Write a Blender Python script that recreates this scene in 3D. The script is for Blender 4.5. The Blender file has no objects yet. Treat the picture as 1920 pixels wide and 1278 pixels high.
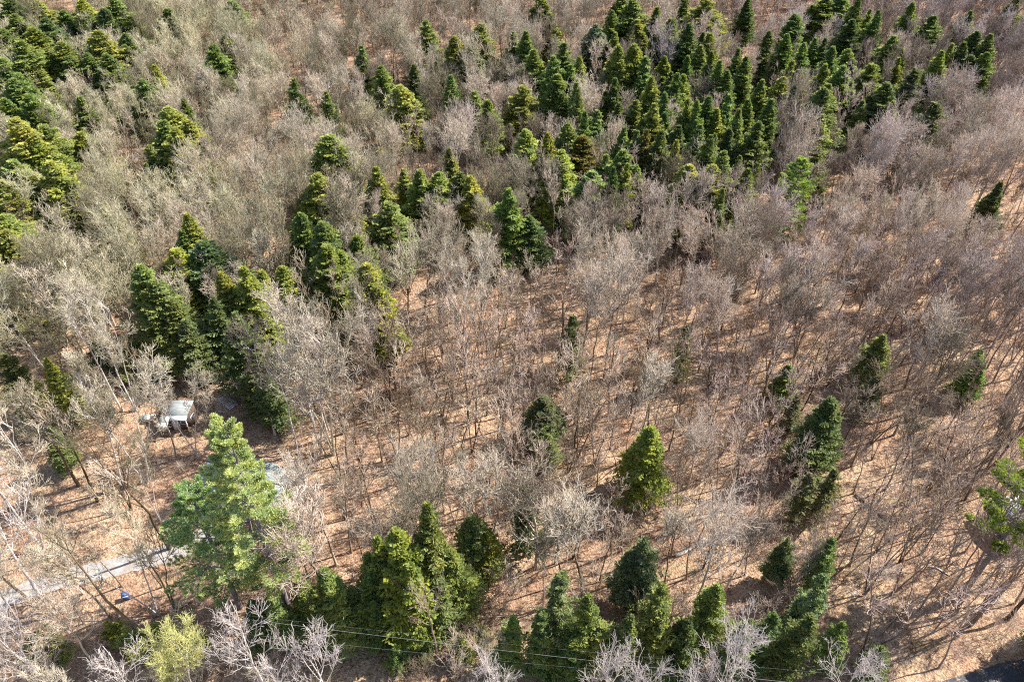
import bpy, math, random
import numpy as np
from mathutils import Vector

# ------------------------------------------------------------------ camera, sky, sun, exposure
scene = bpy.context.scene
CAM_H = 80.0
PITCH = math.radians(42.0)          # below the horizon
FPX = 1493.0                        # focal length in photo pixels (1920 wide)
cam_data = bpy.data.cameras.new("camera")
cam_data.sensor_width = 36.0
cam_data.lens = 36.0 * FPX / 1920.0
cam_data.clip_start = 0.5
cam_data.clip_end = 3000.0
cam = bpy.data.objects.new("camera", cam_data)
scene.collection.objects.link(cam)
cam.location = (0, 0, CAM_H)
cam.rotation_euler = (math.pi / 2 - PITCH, 0, 0)
scene.camera = cam
scene.render.resolution_x = 1024
scene.render.resolution_y = 681

SUN_EL = math.radians(47.0)
SUN_AZ = (0.935, 0.355)
world = bpy.data.worlds.new("World")
scene.world = world
world.use_nodes = True
wn = world.node_tree.nodes
wl = world.node_tree.links
wn.clear()
sky = wn.new("ShaderNodeTexSky")
sky.sky_type = 'NISHITA'
sky.sun_disc = False
sky.sun_elevation = SUN_EL
sky.sun_rotation = math.atan2(SUN_AZ[0], SUN_AZ[1])
bg = wn.new("ShaderNodeBackground")
bg.inputs['Strength'].default_value = 0.11
wo = wn.new("ShaderNodeOutputWorld")
wl.new(sky.outputs[0], bg.inputs[0])
wl.new(bg.outputs[0], wo.inputs[0])

sd = bpy.data.lights.new("sun", 'SUN')
sd.energy = 5.0
sd.angle = math.radians(0.5)
sd.color = (1.0, 0.95, 0.87)
sun = bpy.data.objects.new("sun", sd)
scene.collection.objects.link(sun)
S = Vector((math.cos(SUN_EL) * SUN_AZ[0], math.cos(SUN_EL) * SUN_AZ[1], math.sin(SUN_EL)))
sun.rotation_euler = (-S).to_track_quat('-Z', 'Y').to_euler()
sun.location = (60, 60, 150)

vs = scene.view_settings
vs.view_transform = 'Standard'
vs.look = 'None'
vs.gamma = 1.0
vs.exposure = 1.2
vs.use_curve_mapping = False
scene.cycles.use_denoising = False
scene.cycles.use_adaptive_sampling = False
scene.cycles.pixel_filter_type = 'BLACKMAN_HARRIS'
scene.cycles.filter_width = 1.15
scene.cycles.max_bounces = 5
scene.cycles.diffuse_bounces = 3
scene.cycles.transmission_bounces = 2
scene.cycles.glossy_bounces = 2

R = random.Random(11)
N = np.random.default_rng(7)
C = scene.collection

# ------------------------------------------------------------------ pixel <-> place
cf, sf = math.cos(PITCH), math.sin(PITCH)


def ray(px, py):
    u = (px - 960.0) / FPX
    v = (639.0 - py) / FPX
    return (u, cf + v * sf, -sf + v * cf)


def ground(px, py, z=0.0):
    r = ray(px, py)
    t = (z - CAM_H) / r[2]
    return (r[0] * t, r[1] * t)


def project(x, y, z):
    dz = z - CAM_H
    d = y * cf - dz * sf
    v = y * sf + dz * cf
    return (960 + FPX * x / d, 639 - FPX * v / d, d)


NADIR = (960.0, 639.0 + FPX * cf / sf)


def hgt(x, y):
    return (0.45 * math.sin(x * 0.11 + 1.3) * math.sin(y * 0.083 + 0.5)
            + 0.30 * math.sin(x * 0.05 - y * 0.07 + 2.0)
            + 0.012 * max(0.0, y - 120.0))


# ------------------------------------------------------------------ tags
def tag(o, label=None, cat=None, group=None, kind=None):
    if label:
        o['label'] = label
    if cat:
        o['category'] = cat
    if group:
        o['group'] = group
    if kind:
        o['kind'] = kind
    return o


def link(o, parent=None):
    C.objects.link(o)
    if parent is not None:
        o.parent = parent
    return o


def empty(name, loc, rz=0.0):
    o = bpy.data.objects.new(name, None)
    o.empty_display_size = 0.5
    o.location = loc
    o.rotation_euler = (0, 0, rz)
    C.objects.link(o)
    return o


# ------------------------------------------------------------------ mesh helpers
def mesh_np(name, verts, faces, mats, midx=None, smooth=False):
    """verts (n,3); faces (m,k) all of the same size"""
    verts = np.asarray(verts, dtype=np.float32)
    faces = np.asarray(faces, dtype=np.int32)
    me = bpy.data.meshes.new(name)
    m, k = faces.shape
    me.vertices.add(len(verts))
    me.vertices.foreach_set("co", verts.ravel())
    me.loops.add(m * k)
    me.loops.foreach_set("vertex_index", faces.ravel())
    me.polygons.add(m)
    me.polygons.foreach_set("loop_start", np.arange(0, m * k, k, dtype=np.int32))
    for mt in mats:
        me.materials.append(mt)
    if midx is not None:
        me.polygons.foreach_set("material_index", np.asarray(midx, dtype=np.int32))
    me.update(calc_edges=True)
    if smooth:
        me.polygons.foreach_set("use_smooth", np.ones(m, dtype=bool))
    return me


def tubes(P, Rr, sides=3):
    """P (n,k,3) polylines, Rr (n,k) radii -> verts, quads"""
    n, k, _ = P.shape
    d = P[:, -1] - P[:, 0]
    d /= (np.linalg.norm(d, axis=1, keepdims=True) + 1e-9)
    ref = np.where(np.abs(d[:, 2:3]) > 0.9, np.array([[1.0, 0, 0]]), np.array([[0, 0, 1.0]]))
    a = np.cross(d, ref)
    a /= (np.linalg.norm(a, axis=1, keepdims=True) + 1e-9)
    b = np.cross(d, a)
    ang = np.arange(sides) * 2 * math.pi / sides
    off = (a[:, None, :] * np.cos(ang)[None, :, None] + b[:, None, :] * np.sin(ang)[None, :, None])
    V = P[:, :, None, :] + off[:, None, :, :] * Rr[:, :, None, None]
    V = V.reshape(-1, 3)
    base = (np.arange(n) * k * sides)[:, None, None]
    j = (np.arange(k - 1) * sides)[None, :, None]
    s = np.arange(sides)[None, None, :]
    s2 = (np.arange(sides) + 1) % sides
    s2 = s2[None, None, :]
    F = np.stack([base + j + s, base + j + s2, base + j + sides + s2, base + j + sides + s], axis=-1).reshape(-1, 4)
    return V, F


def merge(parts):
    vs_, fs_, o = [], [], 0
    for v, f in parts:
        vs_.append(v)
        fs_.append(f + o)
        o += len(v)
    return np.concatenate(vs_), np.concatenate(fs_)


class MB:
    """collects boxes, quads and tubes into one mesh"""
    def __init__(self):
        self.p = []

    def hexa(self, pts):
        v = np.array(pts, dtype=float)
        f = np.array([[0, 3, 2, 1], [4, 5, 6, 7], [0, 1, 5, 4], [1, 2, 6, 5], [2, 3, 7, 6], [3, 0, 4, 7]])
        self.p.append((v, f))
        return self

    def box(self, c, s, rz=0.0):
        x, y, z = [q / 2 for q in s]
        pts = []
        for dz in (-z, z):
            for dx, dy in ((-x, -y), (x, -y), (x, y), (-x, y)):
                pts.append((c[0] + dx * math.cos(rz) - dy * math.sin(rz),
                            c[1] + dx * math.sin(rz) + dy * math.cos(rz), c[2] + dz))
        return self.hexa(pts)

    def tube(self, pts, rad, sides=8):
        P = np.array([pts], dtype=float)
        if not hasattr(rad, '__len__'):
            rad = [rad] * len(pts)
        self.p.append(tubes(P, np.array([rad], dtype=float), sides))
        v, f = self.p[-1]
        for end, idx in ((0, 0), (-1, len(pts) - 1)):
            ring = list(range(idx * sides, idx * sides + sides))
            if end == 0:
                ring = ring[::-1]
            for i in range(1, sides - 1, 2):
                q = [ring[0], ring[i], ring[i + 1], ring[(i + 2) % sides]]
                if q[3] == q[0]:
                    continue
                f = np.vstack([f, [q]])
        self.p[-1] = (v, f)
        return self

    def build(self, name, mat, parent=None, smooth=False):
        v, f = merge(self.p)
        me = mesh_np(name, v, f, [mat], smooth=smooth)
        o = bpy.data.objects.new(name, me)
        return link(o, parent)


# ------------------------------------------------------------------ materials
def new_mat(name, rough=0.8, spec=0.2):
    m = bpy.data.materials.new(name)
    m.use_nodes = True
    nt = m.node_tree
    b = nt.nodes["Principled BSDF"]
    b.inputs['Roughness'].default_value = rough
    b.inputs['Specular IOR Level'].default_value = spec
    return m, nt, b


def ramp(nt, stops):
    r = nt.nodes.new("ShaderNodeValToRGB")
    e = r.color_ramp.elements
    e[0].position, e[0].color = stops[0][0], (*stops[0][1], 1)
    e[1].position, e[1].color = stops[-1][0], (*stops[-1][1], 1)
    for p, c in stops[1:-1]:
        q = e.new(p)
        q.color = (*c, 1)
    return r


def noise(nt, vec, scale, detail=3, rough=0.6, dist=0.0):
    n = nt.nodes.new("ShaderNodeTexNoise")
    n.inputs['Scale'].default_value = scale
    n.inputs['Detail'].default_value = detail
    n.inputs['Roughness'].default_value = rough
    n.inputs['Distortion'].default_value = dist
    nt.links.new(vec, n.inputs['Vector'])
    return n


def mixc(nt, fac, a, b, mode='MIX'):
    m = nt.nodes.new("ShaderNodeMix")
    m.data_type = 'RGBA'
    m.blend_type = mode
    for sock, v in ((m.inputs[0], fac), (m.inputs[6], a), (m.inputs[7], b)):
        if hasattr(v, 'links') or isinstance(v, bpy.types.NodeSocket):
            nt.links.new(v, sock)
        elif isinstance(v, (int, float)):
            sock.default_value = v
        else:
            sock.default_value = (*v, 1)
    return m.outputs[2]


def mth(nt, op, a, b=None, clamp=False):
    m = nt.nodes.new("ShaderNodeMath")
    m.operation = op
    m.use_clamp = clamp
    for sock, v in ((m.inputs[0], a), (m.inputs[1], b)):
        if v is None:
            continue
        if isinstance(v, (int, float)):
            sock.default_value = v
        else:
            nt.links.new(v, sock)
    return m.outputs[0]


def bump(nt, b, h, strength=0.5, dist=0.1):
    bp = nt.nodes.new("ShaderNodeBump")
    bp.inputs['Strength'].default_value = strength
    bp.inputs['Distance'].default_value = dist
    nt.links.new(h, bp.inputs['Height'])
    nt.links.new(bp.outputs[0], b.inputs['Normal'])


def simple(name, c1, c2, scale=3.0, rough=0.8, bmp=0.0, spec=0.2, stretch=None):
    m, nt, b = new_mat(name, rough, spec)
    tc = nt.nodes.new("ShaderNodeTexCoord")
    vec = tc.outputs['Object']
    if stretch:
        mp = nt.nodes.new("ShaderNodeMapping")
        mp.inputs['Scale'].default_value = stretch
        nt.links.new(vec, mp.inputs[0])
        vec = mp.outputs[0]
    n = noise(nt, vec, scale, 5, 0.65)
    r = ramp(nt, [(0.3, c1), (0.7, c2)])
    nt.links.new(n.outputs[0], r.inputs[0])
    nt.links.new(r.outputs[0], b.inputs['Base Color'])
    if bmp:
        bump(nt, b, n.outputs[0], bmp, 0.05)
    return m


def ground_material():
    m, nt, b = new_mat("leaf_litter", 0.95, 0.1)
    tc = nt.nodes.new("ShaderNodeTexCoord")
    g = tc.outputs['Object']
    big = noise(nt, g, 0.09, 5, 0.7)
    mid = noise(nt, g, 0.35, 5, 0.65, 0.4)
    fine = noise(nt, g, 3.2, 6, 0.75)
    leaf = nt.nodes.new("ShaderNodeTexVoronoi")
    leaf.inputs['Scale'].default_value = 5.5
    nt.links.new(g, leaf.inputs['Vector'])
    r1 = ramp(nt, [(0.30, (0.15, 0.10, 0.07)), (0.43, (0.28, 0.20, 0.15)), (0.55, (0.39, 0.305, 0.24)), (0.70, (0.53, 0.44, 0.32))])
    nt.links.new(mid.outputs[0], r1.inputs[0])
    r2 = ramp(nt, [(0.33, (0.36, 0.22, 0.15)), (0.42, (0.38, 0.275, 0.225)), (0.55, (0.43, 0.345, 0.275)), (0.68, (0.52, 0.43, 0.30))])
    nt.links.new(big.outputs[0], r2.inputs[0])
    c = mixc(nt, 0.55, r1.outputs[0], r2.outputs[0])
    r3 = ramp(nt, [(0.32, (0.30, 0.27, 0.25)), (0.47, (0.85, 0.83, 0.80)), (0.62, (1.15, 1.12, 1.05)), (0.78, (1.5, 1.42, 1.3))])
    nt.links.new(fine.outputs[0], r3.inputs[0])
    c = mixc(nt, 1.0, c, r3.outputs[0], 'MULTIPLY')
    # individual leaves: rusty, tan and bleached
    r4 = ramp(nt, [(0.0, (0.75, 0.62, 0.55)), (0.35, (1.0, 0.9, 0.82)), (0.7, (1.15, 1.1, 1.0)), (1.0, (1.35, 1.25, 1.1))])
    sep = nt.nodes.new("ShaderNodeSeparateColor")
    nt.links.new(leaf.outputs['Color'], sep.inputs[0])
    nt.links.new(sep.outputs[0], r4.inputs[0])
    c = mixc(nt, 1.0, c, r4.outputs[0], 'MULTIPLY')
    # damp hollows, rusty drifts and sticks
    dn = noise(nt, g, 0.55, 5, 0.75, 1.2)
    dr_ = ramp(nt, [(0.36, (0.50, 0.42, 0.38)), (0.47, (1.0, 0.98, 0.95)), (0.60, (1.05, 1.0, 0.95)), (0.70, (1.22, 1.06, 0.92))])
    nt.links.new(dn.outputs[0], dr_.inputs[0])
    c = mixc(nt, 1.0, c, dr_.outputs[0], 'MULTIPLY')
    # moss and grass patches
    ms = noise(nt, g, 0.16, 5, 0.7, 0.6)
    mr = ramp(nt, [(0.60, (0, 0, 0)), (0.72, (1, 1, 1))])
    nt.links.new(ms.outputs[0], mr.inputs[0])
    c = mixc(nt, mth(nt, 'MULTIPLY', mr.outputs[0], 0.55), c, (0.20, 0.19, 0.07))
    nt.links.new(c, b.inputs['Base Color'])
    h = mth(nt, 'ADD', fine.outputs[0], mth(nt, 'MULTIPLY', leaf.outputs['Distance'], 0.5))
    bump(nt, b, h, 0.9, 0.22)
    return m


def bark_material(name, dark, light, mauve_shift=True):
    """bark of bare trees: every tree gets its own tint, kinds of trees change over the slope"""
    m, nt, b = new_mat(name, 0.9, 0.1)
    oi = nt.nodes.new("ShaderNodeObjectInfo")
    loc = oi.outputs['Location']
    n = noise(nt, loc, 0.021, 2, 0.5)
    v = mth(nt, 'ADD', mth(nt, 'MULTIPLY', n.outputs[0], 0.75), mth(nt, 'MULTIPLY', oi.outputs['Random'], 0.55))
    # v about 0.2 .. 1.1
    r = ramp(nt, [(0.25, (dark[0] * 0.85, dark[1] * 0.85, dark[2] * 0.85)),
                  (0.45, dark), (0.70, light), (0.95, (light[0] * 1.12, light[1] * 1.1, light[2] * 1.05))])
    nt.links.new(v, r.inputs[0])
    c = r.outputs[0]
    # mauve budded maples to the right, greenish aspens to the left
    sx = nt.nodes.new("ShaderNodeSeparateXYZ")
    nt.links.new(loc, sx.inputs[0])
    xr = mth(nt, 'MULTIPLY', sx.outputs[0], 0.009)
    n2 = noise(nt, loc, 0.05, 2, 0.6)
    s = mth(nt, 'ADD', xr, mth(nt, 'MULTIPLY', mth(nt, 'SUBTRACT', n2.outputs[0], 0.5), 3.4))
    s = mth(nt, 'ADD', s, mth(nt, 'MULTIPLY', mth(nt, 'SUBTRACT', oi.outputs['Random'], 0.5), 1.1))
    r2 = ramp(nt, [(0.0, (0.98, 1.02, 0.80)), (0.30, (1.0, 0.99, 0.90)), (0.52, (1, 0.96, 0.92)), (0.78, (1.0, 0.91, 0.90)), (1.0, (0.92, 0.87, 0.98))])
    nt.links.new(mth(nt, 'ADD', mth(nt, 'MULTIPLY', s, 0.5), 0.42), r2.inputs[0])
    c = mixc(nt, 1.0, c, r2.outputs[0], 'MULTIPLY')
    tc = nt.nodes.new("ShaderNodeTexCoord")
    nb = noise(nt, tc.outputs['Object'], 1.6, 4, 0.7)
    rb = ramp(nt, [(0.3, (0.6, 0.6, 0.6)), (0.7, (1.25, 1.22, 1.18))])
    nt.links.new(nb.outputs[0], rb.inputs[0])
    c = mixc(nt, 1.0, c, rb.outputs[0], 'MULTIPLY')
    nt.links.new(c, b.inputs['Base Color'])
    return m


def foliage_material(name):
    """needles: colour of the tree itself comes from the object's colour"""
    m, nt, b = new_mat(name, 0.6, 0.25)
    oi = nt.nodes.new("ShaderNodeObjectInfo")
    geo = nt.nodes.new("ShaderNodeNewGeometry")
    tc = nt.nodes.new("ShaderNodeTexCoord")
    r = ramp(nt, [(0.0, (0.68, 0.72, 0.75)), (0.5, (1.0, 1.0, 1.0)), (1.0, (1.40, 1.32, 1.05))])
    nt.links.new(geo.outputs['Random Per Island'], r.inputs[0])
    c = mixc(nt, 1.0, oi.outputs['Color'], r.outputs[0], 'MULTIPLY')
    n = noise(nt, tc.outputs['Object'], 0.7, 3, 0.6)
    r2 = ramp(nt, [(0.35, (0.80, 0.88, 0.95)), (0.65, (1.25, 1.15, 0.9))])
    nt.links.new(n.outputs[0], r2.inputs[0])
    c = mixc(nt, 1.0, c, r2.outputs[0], 'MULTIPLY')
    nt.links.new(c, b.inputs['Base Color'])
    tr = nt.nodes.new("ShaderNodeBsdfTranslucent")
    nt.links.new(mixc(nt, 1.0, c, (1.2, 1.28, 0.7), 'MULTIPLY'), tr.inputs[0])
    mx = nt.nodes.new("ShaderNodeMixShader")
    mx.inputs[0].default_value = 0.36
    nt.links.new(b.outputs[0], mx.inputs[1])
    nt.links.new(tr.outputs[0], mx.inputs[2])
    nt.links.new(mx.outputs[0], nt.nodes["Material Output"].inputs[0])
    return m


def paving(name, c1, c2, leaves):
    m, nt, b = new_mat(name, 0.95, 0.15)
    tc = nt.nodes.new("ShaderNodeTexCoord")
    g = tc.outputs['Object']
    n = noise(nt, g, 0.9, 6, 0.7, 0.5)
    r = ramp(nt, [(0.3, c1), (0.7, c2)])
    nt.links.new(n.outputs[0], r.inputs[0])
    f = noise(nt, g, 5.0, 4, 0.7)
    l1 = noise(nt, g, 0.6, 5, 0.75, 0.8)
    v = mth(nt, 'ADD', mth(nt, 'MULTIPLY', f.outputs[0], 0.55), mth(nt, 'MULTIPLY', l1.outputs[0], 0.6))
    lr = ramp(nt, [(leaves, (0, 0, 0)), (leaves + 0.05, (1, 1, 1))])
    nt.links.new(v, lr.inputs[0])
    c = mixc(nt, mth(nt, 'MULTIPLY', lr.outputs[0], 0.85), r.outputs[0], (0.33, 0.235, 0.16))
    fr_ = ramp(nt, [(0.3, (0.75, 0.75, 0.75)), (0.7, (1.2, 1.2, 1.2))])
    nt.links.new(f.outputs[0], fr_.inputs[0])
    c = mixc(nt, 1.0, c, fr_.outputs[0], 'MULTIPLY')
    nt.links.new(c, b.inputs['Base Color'])
    bump(nt, b, f.outputs[0], 0.5, 0.05)
    return m


M = {
    'ground': ground_material(),
    'bark': bark_material("bare_bark", (0.17, 0.145, 0.125), (0.55, 0.50, 0.435)),
    'twig': bark_material("bare_twig", (0.25, 0.21, 0.175), (0.56, 0.505, 0.435)),
    'pole_bark': bark_material("dark_bark", (0.10, 0.075, 0.06), (0.27, 0.21, 0.17)),
    'pole_twig': bark_material("dark_twig", (0.24, 0.19, 0.16), (0.52, 0.44, 0.38)),
    'pale_bark': simple("pale_bark", (0.42, 0.37, 0.34), (0.66, 0.60, 0.55), 1.2, 0.85),
    'pale_twig': simple("pale_twig", (0.38, 0.33, 0.31), (0.60, 0.54, 0.50), 1.2, 0.85),
    'bud': simple("bud_twig", (0.42, 0.42, 0.16), (0.62, 0.60, 0.25), 1.2, 0.85),
    'needles': foliage_material("needles"),
    'con_bark': simple("conifer_bark", (0.09, 0.07, 0.055), (0.20, 0.165, 0.14), 1.5, 0.95),
    'pine_bark': simple("pine_bark", (0.13, 0.11, 0.11), (0.27, 0.24, 0.24), 1.5, 0.95),
    'gravel': paving("driveway_gravel", (0.22, 0.21, 0.20), (0.40, 0.39, 0.385), 0.60),
    'asphalt': paving("asphalt", (0.04, 0.045, 0.05), (0.10, 0.10, 0.105), 0.62),
    'shed_roof': simple("weathered_roof", (0.17, 0.19, 0.19), (0.34, 0.36, 0.36), 1.3, 0.8, 0.2, stretch=(1, 3, 1)),
    'house_roof': simple("roof_shingles", (0.20, 0.24, 0.23), (0.32, 0.36, 0.34), 2.2, 0.8, 0.3, stretch=(1, 3, 1)),
    'white': simple("white_paint", (0.68, 0.69, 0.70), (0.82, 0.82, 0.82), 1.5, 0.6),
    'brown_wood': simple("brown_wood", (0.07, 0.05, 0.04), (0.16, 0.11, 0.085), 2.5, 0.85, 0.3, stretch=(6, 6, 0.6)),
    'grey_wood': simple("grey_wood", (0.50, 0.48, 0.50), (0.74, 0.71, 0.73), 3.0, 0.85, 0.2),
    'dark': simple("dark_opening", (0.02, 0.02, 0.025), (0.05, 0.05, 0.055), 1.0, 0.3),
    'glass': simple("window_glass", (0.03, 0.04, 0.05), (0.06, 0.07, 0.08), 1.0, 0.08, spec=0.6),
    'teal': simple("teal_tarp", (0.08, 0.30, 0.34), (0.14, 0.40, 0.43), 2.0, 0.5),
    'blue': simple("blue_plastic", (0.06, 0.11, 0.26), (0.12, 0.19, 0.38), 2.0, 0.45),
    'wire': simple("wire_metal", (0.30, 0.31, 0.32), (0.38, 0.39, 0.40), 2.0, 0.4, spec=0.5),
    'log': simple("pale_log", (0.48, 0.42, 0.35), (0.72, 0.65, 0.56), 2.0, 0.9, 0.3),
    'log_dark': simple("dark_log", (0.12, 0.09, 0.07), (0.24, 0.19, 0.15), 2.0, 0.9, 0.3),
    'straw': simple("undergrowth_stems", (0.28, 0.19, 0.13), (0.52, 0.40, 0.29), 0.3, 0.9),
}

# ------------------------------------------------------------------ ground, driveway, road


def grid_sheet(name, xs, ys, mat, lift=0.0):
    X, Y = np.meshgrid(xs, ys)
    H = np.vectorize(hgt)(X, Y) + lift
    V = np.stack([X.ravel(), Y.ravel(), H.ravel()], axis=1)
    nx, ny = len(xs), len(ys)
    i = (np.arange(ny - 1)[:, None] * nx + np.arange(nx - 1)[None, :]).ravel()
    F = np.stack([i, i + 1, i + nx + 1, i + nx], axis=1)
    me = mesh_np(name, V, F, [mat], smooth=True)
    return link(bpy.data.objects.new(name, me))


xs = np.concatenate([np.linspace(-1200, -260, 30), np.linspace(-250, 250, 251), np.linspace(260, 1200, 30)])
ys = np.concatenate([np.linspace(-300, -20, 20), np.linspace(-15, 320, 170), np.linspace(330, 1800, 50)])
tag(grid_sheet("ground", xs, ys, M['ground']), kind='structure')


def strip(name, pts, width, mat, lift, rough_edge=0.0):
    """ribbon of several columns following the ground"""
    P = [Vector(p) for p in pts]
    fine = []
    for i in range(len(P) - 1):
        p0 = P[max(i - 1, 0)]; p1 = P[i]; p2 = P[i + 1]; p3 = P[min(i + 2, len(P) - 1)]
        for k in range(10):
            t = k / 10
            fine.append(0.5 * ((2 * p1) + (p2 - p0) * t + (2 * p0 - 5 * p1 + 4 * p2 - p3) * t * t
                               + (3 * p1 - p0 - 3 * p2 + p3) * t ** 3))
    fine.append(P[-1])
    V, F = [], []
    cols = 7
    for i, p in enumerate(fine):
        q = fine[min(i + 1, len(fine) - 1)] - fine[max(i - 1, 0)]
        q.normalize()
        nrm = Vector((-q.y, q.x))
        w = width(i / len(fine)) if callable(width) else width
        for c in range(cols):
            s = (c / (cols - 1) - 0.5) * w
            if c in (0, cols - 1):
                s += R.uniform(-rough_edge, rough_edge)
            x, y = p.x + nrm.x * s, p.y + nrm.y * s
            V.append((x, y, hgt(x, y) + lift))
    for i in range(len(fine) - 1):
        for c in range(cols - 1):
            a = i * cols + c
            F.append((a, a + cols, a + cols + 1, a + 1))
    me = mesh_np(name, V, F, [mat], smooth=True)
    return link(bpy.data.objects.new(name, me))


DRIVE_PX = [(-120, 1160), (-40, 1137), (30, 1112), (90, 1090), (160, 1074), (240, 1056), (310, 1040), (370, 1018), (420, 985), (470, 965)]
drive = strip("driveway", [ground(*p) for p in DRIVE_PX], 2.5, M['gravel'], 0.04, 0.12)
tag(drive, kind='structure')
ROAD_PX = [(1600, 1418), (1750, 1360), (1880, 1312), (2060, 1262), (2300, 1192)]
road = strip("road", [ground(*p) for p in ROAD_PX], 6.4, M['asphalt'], 0.05, 0.1)
tag(road, kind='structure')


# ------------------------------------------------------------------ bare tree generator
def unit(a):
    return a / (np.linalg.norm(a, axis=-1, keepdims=True) + 1e-9)


def spawn(rng, P, Rr, m, tmin, tmax, ang, angj, length, ratio, up, k, wig, taper=0.25):
    n, kk, _ = P.shape
    t = rng.uniform(tmin, tmax, (n, m)) * (kk - 1)
    i = np.clip(t.astype(int), 0, kk - 2)
    f = (t - i)[..., None]
    idx = np.arange(n)[:, None]
    A = P[idx, i]
    B = P[idx, i + 1]
    p0 = A * (1 - f) + B * f
    tan = unit(B - A)
    r0 = Rr[idx, i] * (1 - f[..., 0]) + Rr[idx, i + 1] * f[..., 0]
    rnd = rng.normal(size=(n, m, 3))
    perp = unit(rnd - tan * np.sum(rnd * tan, axis=-1, keepdims=True))
    a = np.radians(ang + rng.normal(size=(n, m)) * angj)[..., None]
    d = tan * np.cos(a) + perp * np.sin(a)
    L = length(t / (kk - 1)) * rng.uniform(0.65, 1.25, (n, m))
    s = np.linspace(0, 1, k)[None, None, :, None]
    Q = p0[:, :, None, :] + d[:, :, None, :] * s * L[..., None, None]
    Q[..., 2] += (s[..., 0] ** 2) * (up * L)[..., None]
    Q = Q + rng.normal(size=Q.shape) * wig * L[..., None, None] * s
    r = np.minimum(r0 * ratio, 0.5)
    RR = r[..., None] * np.linspace(1, taper, k)[None, None, :]
    return Q.reshape(n * m, k, 3), RR.reshape(n * m, k)


def bare_tree_parts(seed, h, crown_r, base_t, trunk_r, stems=1, limbs=13, b2=8, b3=7, b4=4, up=0.35, thin=1.0, tw=0.016, lean=0.4, ang=46):
    rng = np.random.default_rng(seed)
    k = 10
    s = np.linspace(0, 1, k)
    P = np.zeros((stems, k, 3))
    Rr = np.zeros((stems, k))
    for j in range(stems):
        az = rng.uniform(0, 6.28) if stems == 1 else j * 6.28 / stems + rng.uniform(-.4, .4)
        spread = rng.uniform(0, lean) * h * 0.18 if stems == 1 else h * rng.uniform(0.10, 0.2)
        P[j, :, 0] = math.cos(az) * spread * s ** 1.2 + np.cumsum(rng.normal(size=k)) * 0.012 * h * s
        P[j, :, 1] = math.sin(az) * spread * s ** 1.2 + np.cumsum(rng.normal(size=k)) * 0.012 * h * s
        P[j, :, 2] = h * (0.94 if stems > 1 else 0.92) * s * rng.uniform(0.85, 1.0) - 0.25 * (1 - s)
        Rr[j] = trunk_r * (1 if stems == 1 else 0.75) * (1 - 0.86 * s ** 0.9)
        Rr[j, 0] *= 1.25
    lim, limR = spawn(rng, P, Rr, limbs, base_t, 0.98, ang, 11,
                      lambda t: crown_r * (1.15 - 0.55 * np.clip((t - base_t) / (1 - base_t), 0, 1)), 0.72, up, 7, 0.03)
    br, brR = spawn(rng, lim, limR, b2, 0.25, 0.99, 36, 13, lambda t: crown_r * (0.55 - 0.22 * t), 0.6, up * 0.6, 5, 0.04)
    br2, br2R = spawn(rng, br, brR, b3, 0.15, 1.0, 36, 13, lambda t: crown_r * (0.30 - 0.10 * t), 0.65, 0.12, 4, 0.05)
    brR = np.maximum(brR, tw * 1.4)
    br2R = np.maximum(br2R, tw)
    parts_c = [tubes(br, brR, 3), tubes(br2, br2R, 3)]
    if b4:
        t4, t4R = spawn(rng, br2, br2R, b4, 0.15, 1.0, 40, 15, lambda t: crown_r * 0.13 + 0.12, 0.8, 0.1, 3, 0.05, 0.4)
        t4R = np.maximum(t4R, tw * 0.62)
        parts_c.append(tubes(t4, t4R, 3))
    trunk = merge([tubes(P, Rr, 7), tubes(lim, np.maximum(limR, tw * 1.8), 4)])
    crown = merge(parts_c)
    return trunk, crown


def proto(name, seed, mats, **kw):
    (tv, tf), (cv, cf_) = bare_tree_parts(seed, **kw)
    tm = mesh_np("trunk", tv, tf, [M[mats[0]]], smooth=True)
    cm = mesh_np("crown", cv, cf_, [M[mats[1]]])
    # whole tree as one mesh, for the mass of the far wood
    v, f = merge([(tv, tf), (cv, cf_)])
    wm = mesh_np(name, v, f, [M[mats[0]], M[mats[1]]], midx=np.concatenate([np.zeros(len(tf)), np.ones(len(cf_))]))
    return dict(trunk=tm, crown=cm, whole=wm, h=kw['h'])


BARE = []
for i in range(5):       # full spreading crowns
    BARE.append(proto("spreading_tree", 100 + i, ('bark', 'twig'), h=17 + i * 0.6, crown_r=4.6 + 0.35 * i, base_t=0.42, trunk_r=0.22,
                      stems=1, limbs=15, b2=7, b3=5, b4=2, up=0.65, tw=0.024, ang=42))
for i in range(3):       # several stems from one base
    BARE.append(proto("forked_tree", 140 + i, ('bark', 'twig'), h=16 + i, crown_r=3.9, base_t=0.45, trunk_r=0.19,
                      stems=2 + i % 2, limbs=8, b2=7, b3=5, b4=2, up=0.8, tw=0.024, ang=38))
for i in range(3):       # narrow, upswept
    BARE.append(proto("upswept_tree", 160 + i, ('bark', 'twig'), h=18.5, crown_r=3.1, base_t=0.5, trunk_r=0.17,
                      stems=1, limbs=13, b2=6, b3=5, b4=2, up=1.0, tw=0.022, ang=34))
POLE = []
for i in range(6):       # slender dark trunks with thin crowns
    POLE.append(proto("slender_tree", 200 + i, ('pole_bark', 'pole_twig'), h=12.5 + i * 0.7, crown_r=1.9 + 0.12 * i, base_t=0.52, trunk_r=0.135,
                      stems=1 if i < 4 else 2, limbs=8, b2=5, b3=4, b4=0, up=0.6, tw=0.015, lean=0.7))
PALE = []
for i in range(3):       # pale ash trees close to the camera
    PALE.append(proto("pale_tree", 230 + i, ('pale_bark', 'pale_twig'), h=17.5, crown_r=4.3, base_t=0.4, trunk_r=0.20,
                      stems=1 + i % 2, limbs=10, b2=6, b3=4, b4=2, up=0.75, tw=0.02))
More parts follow.
